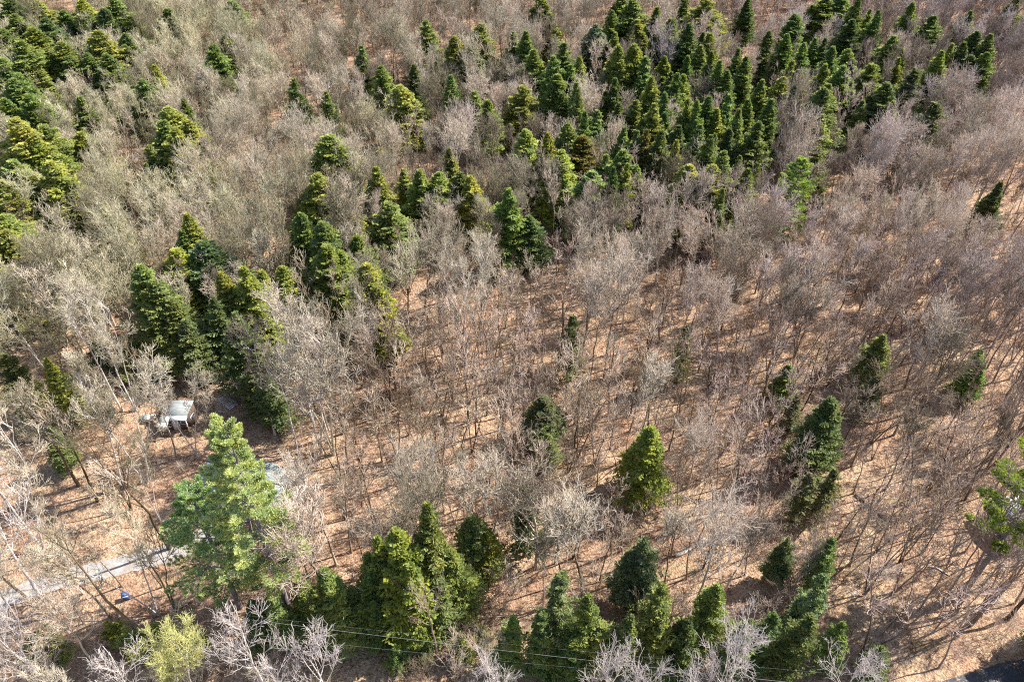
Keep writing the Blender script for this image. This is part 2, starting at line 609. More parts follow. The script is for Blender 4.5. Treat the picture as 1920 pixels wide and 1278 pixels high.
BUD = [proto("budding_tree", 240, ('pale_bark', 'bud'), h=13, crown_r=3.4, base_t=0.4, trunk_r=0.15, stems=2, limbs=9, b2=7, b3=6, b4=5, up=0.5, tw=0.022)]
BIRCH = [proto("birch_tree", 250 + i, ('pale_bark', 'twig'), h=17, crown_r=2.7, base_t=0.45, trunk_r=0.15, stems=1 + i, limbs=11, b2=6, b3=5, b4=3, up=0.6, tw=0.018) for i in range(2)]


# ------------------------------------------------------------------ conifer generator
def leaf_quads(c, d, n, ln, wd):
    """elongated leaf-sized quads: centre, direction, normal, length, width"""
    d = unit(d)
    s = unit(np.cross(n, d))
    a = c - d * ln[:, None] * 0.5
    b = c + d * ln[:, None] * 0.5
    V = np.stack([a - s * wd[:, None] * 0.35, a + s * wd[:, None] * 0.35, b + s * wd[:, None] * 0.5, b - s * wd[:, None] * 0.5], axis=1).reshape(-1, 3)
    F = np.arange(len(c) * 4).reshape(-1, 4)
    return V, F


def hemlock_mesh(seed, h, r, nb=260, nl=64, power=0.8, lobes=1, ragged=0.25, bottom=0.07):
    rng = np.random.default_rng(seed)
    T = rng.uniform(0, 1, nb) ** 0.85            # 0 at crown base .. 1 top
    z = h * (bottom + (0.995 - bottom) * T)
    az = rng.uniform(0, 6.283, nb)
    # uneven outline: bulges around the tree
    bul = 1 + ragged * (np.sin(az * 2 + T * 3 + seed) * 0.45 + np.sin(az * 5 - T * 7 + seed * 2) * 0.35)
    prof = np.clip(1 - T, 0.015, 1) ** power * (1 - 0.12 * (1 - T))
    low = np.clip(T / 0.12, 0.35, 1)
    L = r * prof * bul * np.where(rng.uniform(0, 1, nb) < 0.3, rng.uniform(1.05, 1.5, nb), rng.uniform(0.45, 1.0, nb)) * low + 0.10
    cx = np.zeros(nb); cy = np.zeros(nb)
    if lobes > 1:                                # second and third leader
        which = rng.integers(0, lobes, nb)
        la = which * 6.283 / lobes + seed
        k = r * 0.42
        cx = np.cos(la) * k * (which > 0)
        cy = np.sin(la) * k * (which > 0)
        z = np.where(which > 0, z * (0.68 + 0.13 * np.cos(which * 3.1 + seed)), z)
        L = np.where(which > 0, L * 0.72, L)
    d = np.stack([np.cos(az), np.sin(az), 0.75 - 0.55 * (1 - T) + rng.normal(size=nb) * 0.28], axis=1)
    d[:, 2] += 0
    d = unit(d)
    side = unit(np.cross(d, np.array([[0, 0, 1.0]])))
    upv = np.cross(side, d)
    s = rng.uniform(0.12, 1.0, (nb, nl)) ** 0.75
    w = 0.34 * np.sin(np.clip(s, 0, 1) * 2.7 + 0.25) * rng.uniform(-1, 1, (nb, nl))
    pos = (np.stack([cx, cy, z], axis=1)[:, None, :] + d[:, None, :] * (s * L[:, None])[..., None]
           + side[:, None, :] * (w * L[:, None])[..., None])
    pos[..., 2] += -0.20 * (s ** 2) * L[:, None] + rng.normal(size=(nb, nl)) * 0.06 - np.abs(w) * L[:, None] * 0.25
    dd = d[:, None, :] * 0.8 + side[:, None, :] * np.sign(w)[..., None] * 0.7 + rng.normal(size=(nb, nl, 3)) * 0.35
    dd[..., 2] -= 0.15
    nn = upv[:, None, :] + rng.normal(size=(nb, nl, 3)) * 0.7
    ln = rng.uniform(0.17, 0.38, (nb, nl)) * (0.7 + 0.035 * h)
    wd = ln * rng.uniform(0.25, 0.45, (nb, nl))
    V, F = leaf_quads(pos.reshape(-1, 3), dd.reshape(-1, 3), nn.reshape(-1, 3), ln.ravel(), wd.ravel())
    crown = mesh_np("crown", V, F, [M['needles']])
    # trunk with the main limbs
    k = 8
    st = np.linspace(0, 1, k)
    P = np.zeros((1, k, 3)); P[0, :, 2] = st * h * 0.97 - 0.2
    RR = (0.017 * h * (1 - 0.93 * st))[None, :]
    bp = np.stack([np.stack([cx, cy, z], 1), np.stack([cx, cy, z], 1) + d * (L * 0.8)[:, None]], axis=1)[::3]
    bR = np.tile(np.array([[0.035, 0.012]]), (len(bp), 1))
    tv, tf = merge([tubes(P, RR, 6), tubes(bp, bR, 3)])
    trunk = mesh_np("trunk", tv, tf, [M['con_bark']])
    return dict(trunk=trunk, crown=crown, h=h, r=r)


def pine_mesh(seed, h, r, base_t=0.4, whorl=0.95, per=6, tufts=26, blades=13, trunk_r=0.4, gap=0.2, asym=0.0):
    rng = np.random.default_rng(seed)
    zs, azs, Ls, Ts = [], [], [], []
    z = h * base_t
    while z < h * 0.985:
        T = (z - h * base_t) / (h * (1 - base_t))
        off = rng.uniform(0, 6.28)
        for j in range(per):
            if rng.uniform() < gap:
                continue
            a = off + j * 6.283 / per + rng.normal() * 0.25
            sh = (1 - T) ** 0.66 * (0.62 + 0.38 * min(1, T / 0.22))
            zs.append(z + rng.normal() * 0.15); azs.append(a); Ts.append(T)
            Ls.append(r * sh * rng.uniform(0.5, 1.3) * (1 - asym * max(0, math.cos(a)) * (1.0 if T > 0.3 else 0.3)) + 0.4)
        z += whorl * rng.uniform(0.75, 1.2) * (1.1 - 0.45 * T)
    zs = np.array(zs); azs = np.array(azs); Ls = np.array(Ls); Ts = np.array(Ts)
    nb = len(zs)
    d = unit(np.stack([np.cos(azs), np.sin(azs), 0.08 + 0.5 * Ts + rng.normal(size=nb) * 0.08], 1))
    side = unit(np.cross(d, np.array([[0, 0, 1.0]])))
    nf = 11                                       # side twigs of a limb, tufts set along each
    fi = rng.integers(0, nf, (nb, tufts))
    sb = 0.25 + 0.72 * fi / nf
    sgn = np.where(fi % 2 == 0, 1.0, -1.0)
    u = rng.uniform(0.05, 1.0, (nb, tufts))
    fl = 0.42 * (1.12 - sb)                       # twig length as a share of the limb
    s = sb + u * fl * 0.75
    w = sgn * u * fl * 0.62
    last = fi == nf - 1
    w = np.where(last, w * 0.15, w)
    org = np.stack([0 * zs, 0 * zs, zs], 1)
    pos = org[:, None, :] + d[:, None, :] * (s * Ls[:, None])[..., None] + side[:, None, :] * (w * Ls[:, None])[..., None]
    pos[..., 2] += 0.10 * s ** 2 * Ls[:, None] + rng.normal(size=(nb, tufts)) * 0.05
    twd = d[:, None, :] * 0.75 + side[:, None, :] * (sgn * np.where(last, 0.1, 0.6))[..., None]
    twd = twd.reshape(-1, 1, 3)
    pos = pos.reshape(-1, 1, 3)
    q = rng.normal(size=(len(pos), blades, 3)); q[..., 2] = np.abs(q[..., 2]) * 0.8
    q = unit(q * 0.55 + twd * 1.0)
    ln = rng.uniform(0.20, 0.38, (len(pos), blades))
    c = pos + q * ln[..., None] * 0.55
    nrm = rng.normal(size=c.shape); nrm[..., 2] += 0.8
    V, F = leaf_quads(c.reshape(-1, 3), q.reshape(-1, 3), nrm.reshape(-1, 3), ln.ravel(), (ln * 0.15).ravel())
    crown = mesh_np("crown", V, F, [M['needles']])
    k = 12
    st = np.linspace(0, 1, k)
    P = np.zeros((1, k, 3)); P[0, :, 2] = st * h * 0.99 - 0.3
    P[0, :, 0] = np.sin(st * 5 + seed) * 0.12
    RR = (trunk_r * (1 - 0.9 * st))[None, :]
    e = org + d * (Ls * 0.55)[:, None]; e[:, 2] += 0.02 * Ls
    e2 = org + d * (Ls * 0.95)[:, None]; e2[:, 2] += 0.10 * Ls
    bp = np.stack([org, e, e2], axis=1)
    bR = np.stack([0.03 + Ls * 0.012, 0.02 + Ls * 0.006, 0.012 + 0 * Ls], 1)
    tv, tf = merge([tubes(P, RR, 9), tubes(bp, bR, 4)])
    trunk = mesh_np("trunk", tv, tf, [M['pine_bark']], smooth=True)
    return dict(trunk=trunk, crown=crown, h=h, r=r)


HEM = [hemlock_mesh(301, 14, 2.9, 620, 50, 0.80, 1, 0.22),
       hemlock_mesh(302, 14, 2.9, 640, 50, 0.70, 1, 0.28),
       hemlock_mesh(303, 14, 2.9, 600, 50, 0.95, 1, 0.25),
       hemlock_mesh(304, 14, 2.9, 660, 50, 0.78, 2, 0.30),
       hemlock_mesh(305, 14, 2.9, 680, 50, 0.74, 3, 0.30),
       hemlock_mesh(306, 14, 2.9, 560, 50, 0.85, 1, 0.38),
       hemlock_mesh(307, 14, 2.9, 560, 50, 0.82, 2, 0.40),
       hemlock_mesh(308, 14, 2.9, 480, 50, 0.75, 1, 0.42)]
HEM_BIG = [hemlock_mesh(311, 14, 2.9, 1000, 60, 0.68, 3, 0.36), hemlock_mesh(312, 14, 2.9, 950, 60, 0.75, 2, 0.36), hemlock_mesh(313, 14, 2.9, 1000, 60, 0.65, 4, 0.42)]
HEM_OPEN = [hemlock_mesh(315, 14, 2.9, 380, 50, 0.62, 2, 0.45), hemlock_mesh(316, 14, 2.9, 340, 50, 0.7, 1, 0.45), hemlock_mesh(317, 14, 2.9, 400, 50, 0.6, 3, 0.45)]
HEM_SPARSE = [hemlock_mesh(321, 14, 2.9, 150, 50, 0.7, 1, 0.4), hemlock_mesh(322, 14, 2.9, 170, 50, 0.8, 1, 0.4)]
SHRUB = [hemlock_mesh(331, 4, 2.2, 90, 80, 0.6, 3, 0.5, 0.02), hemlock_mesh(332, 4, 2.2, 80, 80, 0.65, 2, 0.5, 0.02)]

# needle tints; the yellow-green one has sunlit brightness put into its colour
TINT = {'y': (0.285, 0.315, 0.085), 'g': (0.210, 0.262, 0.085), 'd': (0.145, 0.190, 0.072),
        'b': (0.185, 0.230, 0.125), 'o': (0.200, 0.165, 0.050), 'p': (0.22, 0.29, 0.08), 's': (0.160, 0.175, 0.080)}
TWORD = {'y': 'yellow-green', 'g': 'mid-green', 'd': 'dark green', 'b': 'blue-green', 'o': 'olive-brown', 'p': 'pale green', 's': 'thin grey-green'}


def place_tree(pr, name, x, y, sx, sz, rz, color=None, tilt=(0, 0)):
    t = empty(name, (x, y, hgt(x, y) - 0.05), rz)
    t.rotation_euler = (tilt[0], tilt[1], rz)
    t.scale = (sx, sx, sz)
    for part in ('trunk', 'crown'):
        o = bpy.data.objects.new(part, pr[part])
        link(o, t)
        if color and part == 'crown':
            o.color = (*color, 1)
    return t


LONE = ((548, 148), (612, 172), (993, 405), (1226, 798), (1560, 750), (1882, 342), (1016, 744), (1655, 628))


def spec_from_px(ax, ay, L, w):
    ux, uy = NADIR[0] - ax, NADIR[1] - ay
    n = math.hypot(ux, uy)
    bx, by = ax + ux / n * L, ay + uy / n * L
    gx, gy = ground(bx, by)
    gx, gy = ground(bx, by, hgt(gx, gy))
    r = ray(ax, ay)
    t = gy / r[1]
    h = CAM_H + t * r[2] - hgt(gx, gy)
    if ay < 560 and L > 33 and (ax, ay) not in ((1882, 342), (1855, 364)):            # foot hidden by the trees in front: full-grown height
        h = max(h, 10.5 if (ax, ay) in LONE else 12.0 + 4.5 * ((ax * 7 + ay * 13) % 97) / 97.0)
        gx, gy = ground(ax, ay, h)
        gx, gy = ground(ax, ay, h + hgt(gx, gy))
        foot = project(gx, gy, hgt(gx, gy))
        full = math.hypot(foot[0] - ax, foot[1] - ay)
        w *= min(1.9, max(1.0, full / L) ** 0.62)
    dep = project(gx, gy, h * 0.4)[2]
    return gx, gy, max(h, 1.5), w / 2 * dep / FPX


# apex x, apex y, visible length, width, tint (photo pixels)
HEMLOCKS = [
 # upper left
 (10,-8,60,42,'g'),(38,-4,62,42,'g'),(66,2,62,45,'y'),(82,34,78,48,'d'),(214,-4,52,38,'g'),(192,14,45,34,'d'),(240,30,50,30,'g'),
 (237,62,42,28,'g'),(178,58,138,66,'y'),(128,104,100,58,'g'),(148,182,85,42,'g'),(152,248,75,50,'y'),(4,55,75,52,'g'),(34,78,85,58,'g'),
 (0,108,60,50,'g'),(58,118,80,56,'y'),(310,14,56,36,'d'),(234,84,38,28,'g'),(290,122,48,26,'y'),(266,148,38,32,'g'),
 (432,2,56,40,'g'),(418,66,95,38,'g'),(396,84,56,36,'g'),(345,182,70,32,'g'),(318,200,140,68,'y'),(352,224,95,52,'y'),(275,272,95,42,'g'),
 (28,222,190,96,'y'),(66,262,150,76,'y'),(94,300,115,60,'y'),(-4,340,150,84,'y'),(200,388,34,30,'y'),(345,402,44,32,'y'),(8,186,50,30,'g'),
 (118,20,45,34,'g'),(150,0,40,36,'y'),(4,430,62,52,'y'),
 (24,28,60,46,'g'),(100,60,60,44,'d'),(58,50,64,46,'g'),(160,28,50,38,'g'),(20,150,64,50,'g'),(52,178,60,44,'g'),(110,80,70,46,'y'),(196,100,80,46,'g'),
 (164,100,80,46,'g'),(20,262,120,70,'y'),(112,330,90,56,'y'),(50,320,130,70,'y'),(20,300,120,70,'g'),(4,400,80,60,'y'),(330,240,100,56,'y'),(300,225,90,50,'g'),
 (585,350,130,70,'y'),(640,470,90,56,'y'),(610,460,110,60,'g'),(75,235,110,60,'y'),
 # upper middle
 (548,148,90,42,'g'),(612,172,75,34,'g'),(797,38,54,30,'g'),(675,85,40,22,'g'),(718,123,80,44,'g'),(748,160,88,58,'y'),(777,120,70,26,'d'),
 (898,45,76,42,'g'),(884,85,70,40,'g'),(850,68,50,34,'y'),(843,140,98,38,'g'),(893,170,100,48,'y'),(915,188,85,42,'g'),(620,252,88,70,'y'),
 (703,312,60,36,'y'),(760,315,78,42,'y'),(786,320,76,42,'y'),(822,322,118,56,'y'),(862,322,66,42,'d'),(886,332,104,54,'y'),(952,352,50,34,'g'),
 (840,280,42,26,'y'),(598,328,150,80,'y'),(566,402,140,62,'g'),(608,418,128,66,'g'),(668,440,100,58,'g'),(684,496,62,46,'y'),(726,380,120,64,'g'),
 (993,405,98,58,'d'),
 # big stand
 (1015,-5,60,38,'g'),(1115,44,62,36,'b'),(985,58,90,34,'g'),(1000,92,84,40,'g'),(963,60,60,30,'g'),(1055,80,76,36,'g'),(1040,104,70,34,'g'),
 (1072,122,66,34,'g'),(1150,18,76,30,'g'),(1166,-8,70,38,'g'),(1192,-2,56,40,'g'),(1196,36,60,36,'y'),(1232,12,56,26,'g'),(1286,-6,70,34,'g'),
 (1326,-2,52,44,'y'),(1290,44,50,26,'d'),(1405,-2,60,28,'d'),(1262,36,70,38,'g'),(1160,84,66,32,'y'),(1188,84,70,38,'y'),(1226,64,70,36,'d'),
 (1316,86,78,36,'g'),(1293,104,66,26,'g'),(1337,98,60,24,'g'),(1246,106,92,44,'y'),(1212,106,94,42,'g'),(1163,115,100,48,'y'),(1266,138,86,36,'g'),
 (1286,140,60,30,'y'),(1366,132,90,34,'g'),(1350,114,76,30,'g'),(1386,92,80,34,'g'),(1402,106,98,38,'g'),(1042,138,105,54,'g'),(982,160,88,56,'y'),
 (1080,155,116,34,'g'),(1122,206,84,40,'g'),(1062,233,72,40,'g'),(1096,256,72,54,'o'),(1054,280,124,62,'y'),(1110,322,72,54,'g'),(1165,194,72,36,'d'),
 (1191,188,86,44,'y'),(1226,196,86,42,'y'),(1250,176,86,36,'g'),(1210,244,120,34,'o'),(1172,284,118,58,'g'),(1168,240,80,36,'g'),(1290,184,76,28,'y'),
 (1312,188,76,28,'g'),(1344,204,84,40,'y'),(1326,180,70,30,'g'),(1370,178,84,34,'g'),(1290,308,96,58,'y'),(1336,308,116,52,'y'),(1356,284,124,50,'g'),
 (1420,228,118,48,'g'),(1388,204,100,40,'g'),(1404,186,80,36,'y'),(985,243,45,34,'y'),(1270,236,80,38,'d'),(1370,240,96,40,'d'),(1240,246,76,36,'g'),
 (1428,150,100,34,'g'),(1310,232,64,30,'g'),(1140,290,70,38,'g'),(1196,246,90,34,'g'),
 # right part of the stand
 (1443,60,82,32,'g'),(1475,66,74,30,'g'),(1472,144,108,46,'y'),(1447,188,130,38,'g'),(1508,80,96,36,'g'),(1530,74,80,28,'g'),(1548,72,72,26,'d'),
 (1566,88,62,30,'g'),(1594,92,68,40,'g'),(1583,122,74,40,'g'),(1550,118,84,36,'y'),(1552,164,84,48,'g'),(1550,-4,40,36,'g'),(1580,-12,50,40,'g'),
 (1611,-2,70,26,'g'),(1632,18,70,24,'y'),(1652,18,76,26,'g'),(1600,36,46,26,'d'),(1640,120,84,50,'y'),(1664,154,84,48,'d'),(1676,188,66,30,'y'),
 (1620,188,68,28,'g'),(1544,216,96,44,'y'),(1538,278,112,44,'g'),(1712,2,42,22,'g'),(1755,28,66,36,'g'),(1680,68,56,34,'g'),(1688,110,38,20,'y'),
 (1720,130,92,50,'s'),(1765,94,56,24,'y'),(1785,82,74,30,'y'),(1807,78,74,32,'d'),(1830,58,82,40,'d'),(1862,64,96,36,'g'),(1850,98,70,36,'g'),
 (1822,104,56,36,'d'),(1820,22,42,20,'g'),(1906,-4,42,22,'g'),(1756,188,46,38,'s'),(1496,28,32,32,'g'),(1500,130,80,40,'g'),
 (1882,342,110,36,'d'),(1855,364,70,32,'p'),
 # middle left, by the shed
 (325,470,92,58,'y'),(262,500,110,54,'g'),(286,530,130,66,'g'),(318,560,130,70,'d'),(382,455,70,64,'d'),(420,510,140,58,'y'),(456,500,110,50,'y'),
 (492,505,110,48,'y'),(528,500,96,60,'y'),(438,585,150,66,'d'),(470,640,130,62,'d'),(495,700,100,56,'d'),(85,670,130,58,'y'),(-2,660,130,60,'s'),
 (172,632,70,42,'s'),(88,800,84,44,'d'),(350,600,110,60,'d'),(346,428,42,34,'g'),(230,630,80,48,'d'),(400,560,130,56,'d'),
 # lone ones on the slope
 (1078,588,120,50,'s'),(1016,744,80,62,'d'),(1030,812,56,36,'y'),(1226,798,135,76,'y'),(1655,628,95,46,'g'),(1645,704,76,42,'s'),(1482,684,76,44,'g'),
 (1502,740,80,40,'s'),(1560,750,140,76,'d'),(1846,658,95,44,'g'),(1520,890,90,50,'s'),(1570,880,95,46,'s'),(985,905,130,60,'s'),(1290,610,110,40,'s'),
 # bottom row
 (708,1008,150,90,'y'),(768,1030,120,90,'g'),(700,1062,110,80,'g'),(846,1030,110,86,'g'),(825,1085,90,80,'d'),(655,1105,80,70,'g'),(752,1100,90,80,'y'),(915,1000,80,56,'y'),
 (1130,1165,90,80,'g'),(1070,1190,80,70,'d'),(560,1080,90,60,'g'),
 (742,985,180,120,'y'),(796,955,190,78,'g'),(886,972,100,84,'g'),(612,1062,130,84,'g'),(588,1100,110,70,'d'),(680,1090,110,70,'d'),
 (1048,1082,150,84,'b'),(1096,1120,140,70,'g'),(960,1158,90,60,'g'),(1210,1010,120,78,'b'),(1246,1094,140,80,'g'),(1350,1096,130,80,'g'),
 (1400,1160,110,70,'d'),(1562,1003,100,54,'g'),(1548,1080,130,66,'b'),(1482,1008,80,46,'b'),(1520,1160,110,76,'d'),(1660,1212,60,54,'g'),
 (2030,1130,120,60,'d'),(2060,1190,120,70,'d'),(2010,1250,90,60,'d'),(2110,1150,140,80,'d'),(2015,1190,100,50,'d'),(2060,1270,110,70,'d'),(2120,1230,140,90,'d'),(1010,1150,110,70,'d'),(1180,1150,110,70,'d'),(1300,1160,100,66,'d'),(1580,1170,90,50,'g'),(500,1110,90,70,'g'),(470,1130,80,60,'d'),(1450,1150,100,60,'d'),  # far-right ones stand out of view, added to shade the road
]
SHRUBS = [(58,1183,48,54,'g'),(94,1188,50,48,'y'),(198,1163,46,42,'y'),(232,1172,56,42,'g'),(286,1166,52,42,'g'),(352,1176,46,42,'y'),
          (866,1184,56,46,'y'),(786,1178,62,38,'g'),(906,1168,44,30,'g'),(740,1206,50,40,'g'),(250,1200,40,36,'g'),(1085,1215,60,44,'g'),(1250,1225,50,40,'g')]


def size_word(h):
    return 'tall' if h > 15 else ('mid-sized' if h > 9 else 'small')


ORD = ['leftmost', 'second', 'third', 'fourth', 'fifth', 'sixth', 'seventh', 'eighth', 'ninth', 'tenth', 'eleventh', 'twelfth', 'thirteenth', 'fourteenth']

# zones in photo pixels for evergreens: x0, y0, x1, y1, words
EZ = [
 (-60,-40,110,48,'along the top left corner'), (110,-40,330,48,'along the top edge, left part'), (-60,48,110,175,'of the clump at upper left edge'),
 (110,48,260,160,'above the big upper left hemlocks'), (260,90,300,180,'between upper left clumps'), (370,-40,450,110,'beside the top left bare crowns'),
 (110,160,170,300,'of chain descending at upper left'), (-60,175,120,460,'of the great hemlock mass at left edge'),
 (170,160,370,300,'of the upper left clump'), (170,300,370,450,'among bare crowns at left'),
 (500,130,640,200,'over the open patch, upper left centre'), (640,30,800,100,'among pale bare crowns near the top'), (640,100,800,180,'of the upper centre clump'),
 (820,30,930,100,'of upper centre knot near top'), (820,100,930,230,'of the pair rows left of big stand'),
 (560,230,720,320,'above the tall central-left hemlock mass'), (740,270,960,360,'of the row above centre'), (540,320,740,520,'of the dense mass left of centre'),
 (960,395,1010,420,'in bare woods just above photo centre'),
 (230,450,400,520,'of back row above the shed'), (200,520,372,640,'of front row above the shed'), (372,450,560,560,'of bright row above the pallets'),
 (372,560,520,720,'of the shaded clump behind the pallets'), (60,640,140,720,'left of the shed'), (-60,600,60,700,'at left edge, level with shed'),
 (140,620,200,640,'left of the shed clump'), (60,780,120,860,'left of the open leafy slope'),
]
STAND_ROWS = [(-60, 30, 'top row'), (30, 75, 'second row'), (75, 105, 'third row'), (105, 135, 'fourth row'), (135, 180, 'fifth row'),
              (180, 225, 'sixth row'), (225, 275, 'seventh row'), (275, 425, 'front row')]
STAND_COLS = [(930, 1130, 'left flank of big stand'), (1130, 1290, 'centre-left of big stand'), (1290, 1435, 'centre-right of big stand'),
              (1435, 1700, 'right flank of big stand'), (1700, 1960, 'right outlying clump')]
EZ2 = [
 (1840,330,1900,380,'at the right edge, among leaning bare trunks'),
 (1050,570,1110,620,'thinly needled above the central slope'), (1270,590,1310,630,'among bare trees right of centre'),
 (1000,730,1045,830,'on the central leafy slope'), (1200,780,1260,820,'standing alone on lower central slope'), (960,880,1010,930,'below the central slope'),
 (1460,660,1530,770,'left of the dark cone-shaped hemlock'), (1540,740,1590,770,'cone-shaped and alone on the right slope'), (1620,600,1680,740,'above the dark cone-shaped hemlock'),
 (1820,640,1870,680,'near the right edge above white pine'), (1500,870,1600,920,'below the dark cone-shaped hemlock'),
 (700,940,930,1000,'of the big clump at bottom centre'), (450,1050,700,1180,'beneath and right of the giant pine'),
 (940,1070,1140,1180,'of bottom row, centre part'), (1160,1000,1230,1030,'above the bottom row'), (1140,1060,1480,1200,'of bottom row, right of centre'),
 (1470,990,1620,1110,'of column at lower right'), (1500,1110,1620,1200,'at foot of lower right column'), (1620,1180,1700,1260,'beside the road corner'), (1960,1100,2100,1300,'at the right edge shading the road'),
]


def ezone(ax, ay):
    for z in EZ:
        if z[0] <= ax < z[2] and z[1] <= ay < z[3]:
            return z[4]
    for z in EZ2:
        if z[0] <= ax < z[2] and z[1] <= ay < z[3]:
            return z[4]
    for c0, c1, cw in STAND_COLS:
        if c0 <= ax < c1 and ay < 430:
            for r0, r1, rw in STAND_ROWS:
                if r0 <= ay < r1:
                    return 'of %s, %s' % (rw, cw)
    return 'among the surrounding bare trees'


placed = []          # x, y, r of evergreens
boxes = []           # what each evergreen covers in view: x, y, length, width, distance
etrees = []
for (ax, ay, L, w, t) in HEMLOCKS:
    gx, gy, h, r = spec_from_px(ax, ay, L * 1.06, w * (1.3 if (L > 105 and ay < 560) else (0.95 if ay > 940 else (1.1 if ay > 560 else 1.15))))
    placed.append((gx, gy, r))
    boxes.append((ax, ay, L, w, project(gx, gy, 0)[2]))
    etrees.append([ax, ay, gx, gy, h, r, t, 'hemlock'])
# fill the floor of the dense stand with shorter trees between the tall ones
STAND = [(1150, 60), (1440, 70), (1560, 100), (1660, 190), (1480, 250), (1400, 400), (1180, 380), (1060, 330), (970, 180), (1040, 120)]


def inside(px, py, poly):
    c = False
    j = len(poly) - 1
    for i in range(len(poly)):
        xi, yi = poly[i]; xj, yj = poly[j]
        if (yi > py) != (yj > py) and px < (xj - xi) * (py - yi) / (yj - yi) + xi:
            c = not c
        j = i
    return c


tries = 0
while len(etrees) < 296 and tries < 6000:
    tries += 1
    ax, ay = R.uniform(960, 1700), R.uniform(50, 400)
    if not inside(ax, ay + 10, STAND):
        continue
    L = R.uniform(60, 85) * (0.75 + ay / 900)
    gx, gy, h, r = spec_from_px(ax, ay, L, R.uniform(26, 38))
    if any((gx - q[0]) ** 2 + (gy - q[1]) ** 2 < 3.4 ** 2 for q in placed):
        continue
    placed.append((gx, gy, r))
    boxes.append((ax, ay, L * 0.8, r * 10, project(gx, gy, 0)[2]))
    etrees.append([ax, ay, gx, gy, h, r, R.choice('ggydy'), 'hemlock'])
n_hem = len(etrees)
for (ax, ay, L, w, t) in SHRUBS:
    gx, gy, h, r = spec_from_px(ax, ay, L, w)
    placed.append((gx, gy, r * 0.7))
    etrees.append([ax, ay, gx, gy, h * 0.9, r, t, 'shrub'])

zones = {}
for e in etrees:
    z = ezone(e[0], e[1]) if e[7] == 'hemlock' else ('on the leafy bank at bottom left' if e[0] < 400 else 'below the bottom evergreens')
    e.append(z)
    zones.setdefault((e[7], z), []).append(e)
for (kd, z), es in zones.items():
    es.sort(key=lambda q: q[0])
    for i, e in enumerate(es):
        if len(es) == 1:
            o = 'the only one'
            lab = '%s %s %s %s' % (size_word(e[4]), TWORD[e[6]], 'hemlock' if kd == 'hemlock' else 'young hemlock', z.replace('of ', 'in ', 1) if z.startswith('of ') else z)
        else:
            o = 'leftmost' if i == 0 else ('rightmost' if i == len(es) - 1 else ORD[min(i, 13)] + ' from left')
            lab = '%s %s %s, %s %s' % (size_word(e[4]), TWORD[e[6]], 'hemlock' if kd == 'hemlock' else 'young hemlock', o, z)
        e.append(lab)
for e in etrees:
    ax, ay, gx, gy, h, r, t, kd, z, lab = e
    col = TINT[t]
    j = R.uniform(0.85, 1.18)
    col = (col[0] * j * R.uniform(0.9, 1.12), col[1] * j, col[2] * j * R.uniform(0.85, 1.2))
    if kd == 'shrub':
        pr = R.choice(SHRUB)
        nm = 'young_hemlock'
    elif t == 's':
        pr = R.choice(HEM_SPARSE)
        nm = 'hemlock'
    else:
        pr = R.choice(HEM_BIG) if (r > 3.2) else R.choice(HEM)
        if (ax, ay) in ((1226, 798), (1560, 750), (1016, 744)):
            pr = HEM_BIG[1]
        if ay > 940 and ax > 930:
            pr = R.choice(HEM_OPEN)
        nm = 'hemlock'
    tr = place_tree(pr, nm, gx, gy, r / pr['r'] * 1.4, h / pr['h'], R.uniform(0, 6.28), col, (R.uniform(-.03, .03), R.uniform(-.03, .03)))
    tag(tr, lab, 'evergreen shrub' if kd == 'shrub' else 'hemlock tree',
        'young hemlocks near the ground' if kd == 'shrub' else 'hemlocks scattered through the wood')


# ------------------------------------------------------------------ white pines
def pine_at(base, apex_y, w, seed, color, label, base_t, per=6, tufts=26, whorl=0.95, trunk_r=0.4, gap=0.2, blades=13, asym=0.0):
    gx, gy = ground(*base)
    gx, gy = ground(base[0], base[1], hgt(gx, gy))
    r = ray(base[0], apex_y)
    h = CAM_H + gy / r[1] * r[2] - hgt(gx, gy)
    rr = w / 2 * project(gx, gy, h * 0.55)[2] / FPX
    pr = pine_mesh(seed, h, rr, base_t, whorl, per, tufts, blades, trunk_r, gap, asym)
    t = place_tree(pr, 'white_pine', gx, gy, 1, 1, 0.0 if asym else 0.4 * seed, color)
    tag(t, label, 'pine tree', 'white pines')
    placed.append((gx, gy, 3.5))
    boxes.append((project(gx, gy, h)[0], apex_y, (base[1] - apex_y) * 0.8, w * 0.8, project(gx, gy, 0)[2]))
    return t


pine_at((546, 1150), 786, 215, 3, (0.42, 0.48, 0.25), 'giant pale green white pine towering over the house roof', 0.30, 7, 110, 1.55, 0.42, 0.2, 11, 0.42)
pine_at((450, 1136), 915, 225, 5, (0.32, 0.42, 0.22), 'shorter white pine joined to the left side of the giant pine', 0.28, 6, 95, 1.5, 0.33, 0.2, 11)
pine_at((1466, 442), 298, 104, 6, (0.33, 0.42, 0.14), 'airy white pine with tiered branches at front right of the hemlock stand', 0.05, 7, 70, 1.15, 0.30, 0.12, 10)
pine_at((1800, 1120), 800, 190, 9, (0.26, 0.32, 0.06), 'tall open white pine at right edge in front of white roof', 0.40, 6, 100, 1.6, 0.34, 0.2, 11)

# ------------------------------------------------------------------ shed
def pz(px, py, z):
    x, y = ground(px, py, z)
    return Vector((x, y, z))


gz = hgt(*ground(325, 800))
shed_c = ground(325, 800)
shed = empty('shed', (shed_c[0], shed_c[1], gz))
tag(shed, 'weathered brown shed with grey roof and white front eaves among bare trees', 'shed')


def local(v, root):
    return tuple(Vector(v) - root.location)


